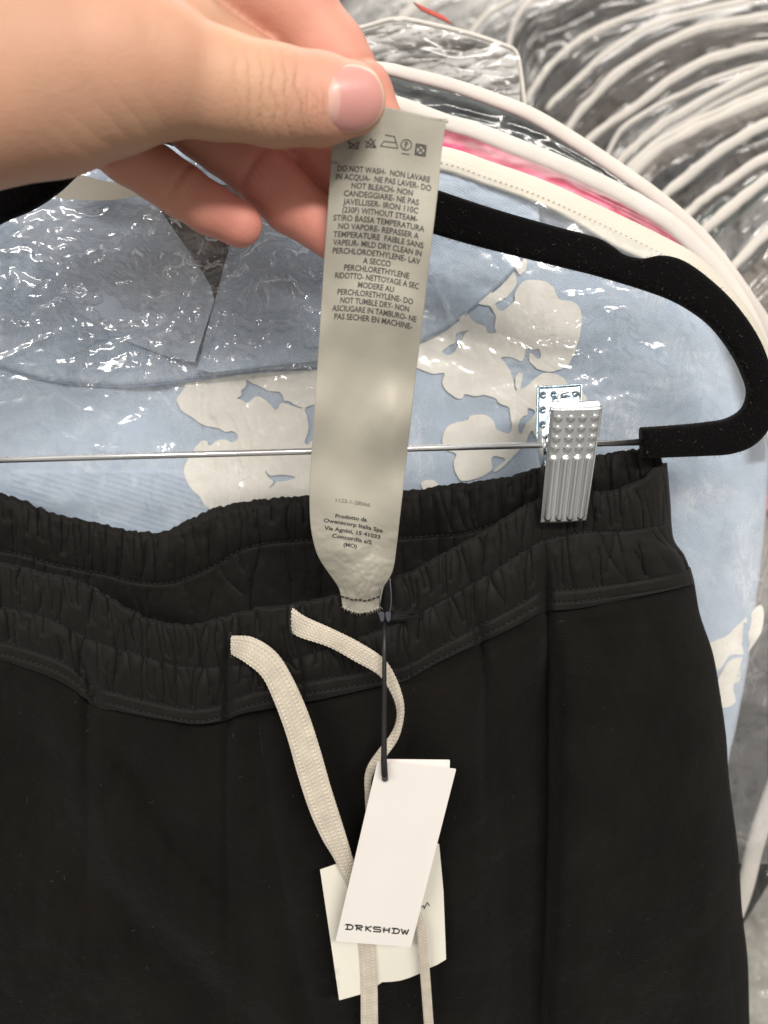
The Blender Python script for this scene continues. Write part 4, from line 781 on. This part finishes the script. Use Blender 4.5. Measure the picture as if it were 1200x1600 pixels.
def chain_sdf(ch, ky):
    d = None
    for (p, q) in zip(ch[:-1], ch[1:]):
        a = PW(*p[:3]); b = PW(*q[:3]); ra = p[3]*mpp(p[1], p[2]); rb = q[3]*mpp(q[1], q[2]); ab = b-a
        h = np.clip(((X-a[0])*ab[0] + (Yg-a[1])*ab[1] + (Zg-a[2])*ab[2])/(ab@ab), 0, 1)
        rr = ra + (rb-ra)*(h*h*(3-2*h)*.35 + h*.65)
        dx = X-a[0]-h*ab[0]; dy = (Yg-a[1]-h*ab[1])*ky; dz = Zg-a[2]-h*ab[2]
        e = np.sqrt(dx*dx+dy*dy+dz*dz) - rr
        d = e if d is None else smin(d, e, .0025)
    return d
S = {k: chain_sdf(c, {'thumb': 1.12, 'palm': 1.25, 'web': 1.2, 'index': 1.1}.get(k, 1.12)) for k, c in chains.items()}
def crease(d, p, axis_to, w, dp, rad, front=True):
    q = PW(*p); n_ = PW(*axis_to) - q; n_ = n_/np.linalg.norm(n_)
    s1 = (X-q[0])*n_[0] + (Yg-q[1])*n_[1] + (Zg-q[2])*n_[2]; s1 = s1 + 18*((Zg-q[2])**2 + (X-q[0])**2)*.25
    g = np.exp(-(s1/w)**2)*np.exp(-(((X-q[0])**2 + (Yg-q[1])**2 + (Zg-q[2])**2)/rad**2)**3)
    if front: g = g*(Yg < q[1])
    return d + dp*g
S['pinky'] = crease(S['pinky'], (284, 292, .2675), (373, 349, .2665), .0009, .0011, .013)
S['pinky'] = crease(S['pinky'], (188, 228, .264), (268, 284, .2690), .0011, .0010, .014)
S['ring'] = crease(S['ring'], (398, 279, .2765), (525, 374, .2715), .0010, .0012, .015)
S['middle'] = crease(S['middle'], (500, 232, .2800), (590, 318, .2745), .0010, .0010, .014)
S['index'] = crease(S['index'], (555, 118, .272), (592, 208, .269), .0010, .0012, .015)
for xx, dp in ((402, .00022), (412, .00032), (424, .0003), (436, .00034), (447, .0002), (500, .00022)):
    S['thumb'] = crease(S['thumb'], (xx, 151, .243), (500, 156, .2455), .0007, dp, .012)
D = smin(S['palm'], S['web'], .006)
for k, kk in (('index', .0030), ('middle', .0022), ('ring', .0020), ('pinky', .0012)): D = smin(D, S[k], kk)
# keep the fingers apart where the photograph shows gaps between them
D = smin(D, S['thumb'], .0016)
D = D.astype(np.float32)
def surface_nets(D, lo, vx):
    s = D < 0; nx_, ny_, nz_ = D.shape
    cnt = np.zeros((nx_-1, ny_-1, nz_-1), np.int8); 
    cor = [(i, j, k) for i in (0, 1) for j in (0, 1) for k in (0, 1)]
    sl = lambda i, j, k: (slice(i, nx_-1+i), slice(j, ny_-1+j), slice(k, nz_-1+k))
    for c0 in cor: cnt += s[sl(*c0)]
    act = (cnt > 0) & (cnt < 8); idx = -np.ones(act.shape, int); I = np.argwhere(act); idx[act] = np.arange(len(I))
    acc = np.zeros((len(I), 3)); num = np.zeros(len(I))
    for a in cor:
        for d_ in range(3):
            if a[d_]: continue
            b = list(a); b[d_] = 1
            va = D[I[:, 0]+a[0], I[:, 1]+a[1], I[:, 2]+a[2]]; vb = D[I[:, 0]+b[0], I[:, 1]+b[1], I[:, 2]+b[2]]
            m = (va < 0) != (vb < 0); t = np.where(m, va/(va-vb+1e-20), 0)
            p = np.array(a, float)[None].repeat(len(I), 0); p[:, d_] += t; acc[m] += p[m]; num[m] += 1
    V = lo + (I + acc/num[:, None])*vx; Fc = []
    for d_ in range(3):
        o1, o2 = [(1, 2), (2, 0), (0, 1)][d_]
        sA = [slice(1, -1)]*3; sA = [slice(1, n-1) for n in D.shape]; sA[d_] = slice(0, D.shape[d_]-1)
        sB = list(sA); sB[d_] = slice(1, D.shape[d_])
        A_, B_ = s[tuple(sA)], s[tuple(sB)]; E = np.argwhere(A_ != B_); flip = A_[A_ != B_]
        base = E.copy(); 
        for q in range(3):
            if q != d_: base[:, q] += 1
        def cell(x, y):
            c0 = base.copy(); c0[:, o1] -= x; c0[:, o2] -= y; return idx[c0[:, 0], c0[:, 1], c0[:, 2]]
        q4 = np.stack([cell(0, 0), cell(1, 0), cell(1, 1), cell(0, 1)], 1); q4 = np.where(flip[:, None], q4, q4[:, ::-1]); Fc.append(q4[(q4 >= 0).all(1)])
    return V, np.vstack(Fc)
HV, HF = surface_nets(D, lo_, vox)
# skin tint: a warmer, redder hue on the finger pads and joints
def near(p, rad): q = PW(*p); return np.exp(-(((HV-q)**2).sum(1))/rad**2)
base = np.array([.50, .280, .185]); red = np.array([.58, .235, .18]); tan_ = np.array([.50, .300, .185])
w = np.clip(.85*near((385, 350, .264), .013) + .30*near((330, 323, .264), .016) + .8*near((490, 350, .269), .016) + .5*near((440, 270, .27), .014) + .30*near((560, 60, .27), .03) + .40*near((545, 250, .27), .03) + .30*near((200, 235, .26), .018), 0, 1)
dd = np.interp(HV[:, 1], [.250, .262], [0, .25]); bl = .16*fbm(HV[:, 0]*55, HV[:, 2]*55, 201) + .12*fbm(HV[:, 0]*160, HV[:, 2]*160, 202) + .22*near((240, 60, .225), .02) + .2*near((505, 120, .235), .012)
w = np.clip(w + dd + bl + .04, 0, 1)[:, None]
t = np.clip(near((330, 160, .235), .03), 0, 1)[:, None]
hc = (base*(1-t) + tan_*t)*(1-w) + red*w
ptip = near((560, 155, .240), .015)[:, None]; hc = hc*(1-.45*ptip) + np.array([.68, .31, .235])*.45*ptip
# beyond the frame the arm is simply cut by the grid; drop vertices at the grid border is not needed (outside the view)
me = mesh(HV, HF, hc)
hand = link('person', me, m_skin); tag(hand, 'left hand pinching the top of the satin care label between thumb and fingers', 'hand')
def skin_lines(mat, centre, rad, scale, rot, dist_, strength):
    nt = mat.node_tree; N = nt.nodes; Lk = nt.links; b = N['Principled BSDF']; prev = b.inputs['Normal'].links[0].from_socket
    tc = N.new('ShaderNodeTexCoord'); c0 = Vector(centre) - hand.location
    ds = N.new('ShaderNodeVectorMath'); ds.operation = 'DISTANCE'; ds.inputs[1].default_value = c0; Lk.new(tc.outputs['Object'], ds.inputs[0])
    mr = N.new('ShaderNodeMapRange'); mr.interpolation_type = 'SMOOTHSTEP'; mr.inputs[1].default_value = rad; mr.inputs[2].default_value = rad*.3; mr.inputs[3].default_value = 0; mr.inputs[4].default_value = strength; Lk.new(ds.outputs['Value'], mr.inputs[0])
    mp = N.new('ShaderNodeMapping'); mp.inputs['Rotation'].default_value = rot; Lk.new(tc.outputs['Object'], mp.inputs[0])
    t = N.new('ShaderNodeTexWave'); t.inputs['Scale'].default_value = scale; t.inputs['Distortion'].default_value = dist_; t.inputs['Detail'].default_value = 3; t.inputs['Detail Scale'].default_value = 1.2; Lk.new(mp.outputs[0], t.inputs['Vector'])
    pw = N.new('ShaderNodeMath'); pw.operation = 'POWER'; pw.inputs[1].default_value = .35; Lk.new(t.outputs['Fac'], pw.inputs[0])
    bp = N.new('ShaderNodeBump'); bp.inputs['Distance'].default_value = .0008; Lk.new(mr.outputs[0], bp.inputs['Strength']); Lk.new(pw.outputs[0], bp.inputs['Height']); Lk.new(prev, bp.inputs['Normal']); Lk.new(bp.outputs[0], b.inputs['Normal'])
skin_lines(m_skin, W(428, 145, .231), .018, 95, (0, 0, 0), 5, .50)
skin_lines(m_skin, W(180, 215, .222), .024, 60, (0, math.radians(35), 0), 4, .14)
skin_lines(m_skin, W(496, 165, .235), .008, 150, (0, 0, 0), 4, .4)
skin_lines(m_skin, W(292, 300, .262), .009, 150, (0, math.radians(35), 0), 3, .3)
skin_lines(m_skin, W(405, 272, .268), .008, 130, (0, math.radians(35), 0), 3, .25)
md = hand.modifiers.new('smooth', 'SMOOTH'); md.factor = .5; md.iterations = 3
bv = BVHTree.FromPolygons([tuple(v_) for v_ in HV], [tuple(int(i) for i in q) for q in HF])
# thumbnail, following the thumb
NO = crom([(511.8, 180), (512.5, 152), (515, 126), (523, 110), (540, 102), (560, 102), (582, 111), (594, 126), (600.5, 145), (600, 166), (592, 185), (577, 199), (556, 207), (533, 207), (519, 198)], 72, True)
cen = NO.mean(0); samples = []
C0 = Vector((0, 0, CZ))
for rr in np.linspace(0, .9, 10):
    for k in range(0, 72, 3):
        p = cen + (NO[k]-cen)*rr; d = Vector(W(p[0], p[1], 1.0)) - C0; hit = bv.ray_cast(C0, d.normalized())
        if hit[0] is not None and hit[0].y < .256: samples.append((p[0], p[1], hit[0].y))
sp = np.array(samples); xx = (sp[:, 0]-cen[0])/50; yy = (sp[:, 1]-cen[1])/50
Amat = lambda x, y: np.stack([1+0*x, x, y, x*x, x*y, y*y], -1)
cf = np.linalg.lstsq(Amat(xx, yy), sp[:, 2], rcond=None)[0]
rr = np.r_[0, np.linspace(.08, 1, 22), 1.0]; P = []; cl = []
for i, q in enumerate(rr):
    e = cen + (NO-cen)*q; x = (e[:, 0]-cen[0])/50; y = (e[:, 1]-cen[1])/50
    Yn = Amat(x, y)@cf - .00075 + .0009*q**8 + (.0035 if i == len(rr)-1 else 0)
    P.append(W(e[:, 0], e[:, 1], Yn))
    lun = (1-sm(26, 32, np.hypot((e[:, 0]-503)*1.0, (e[:, 1]-156)*.62)))[:, None]
    rim = (sm(.93, .975, np.full(72, q))*sm(545, 585, e[:, 0]))[:, None]
    cut = (sm(.93, 1, np.full(72, q))*(1-sm(545, 585, e[:, 0])))[:, None]
    c0 = np.array([.56, .265, .235])*(1-lun) + np.array([.62, .36, .30])*lun; c0 = c0*(1-rim) + np.array([.66, .50, .34])*rim; c0 = c0*(1-cut) + np.array([.66, .36, .26])*cut; cl.append(c0)
P = np.array(P); f = gfaces(len(rr), 72, True)
link('thumbnail', mesh(P, f, np.array(cl)), m_nail, hand)
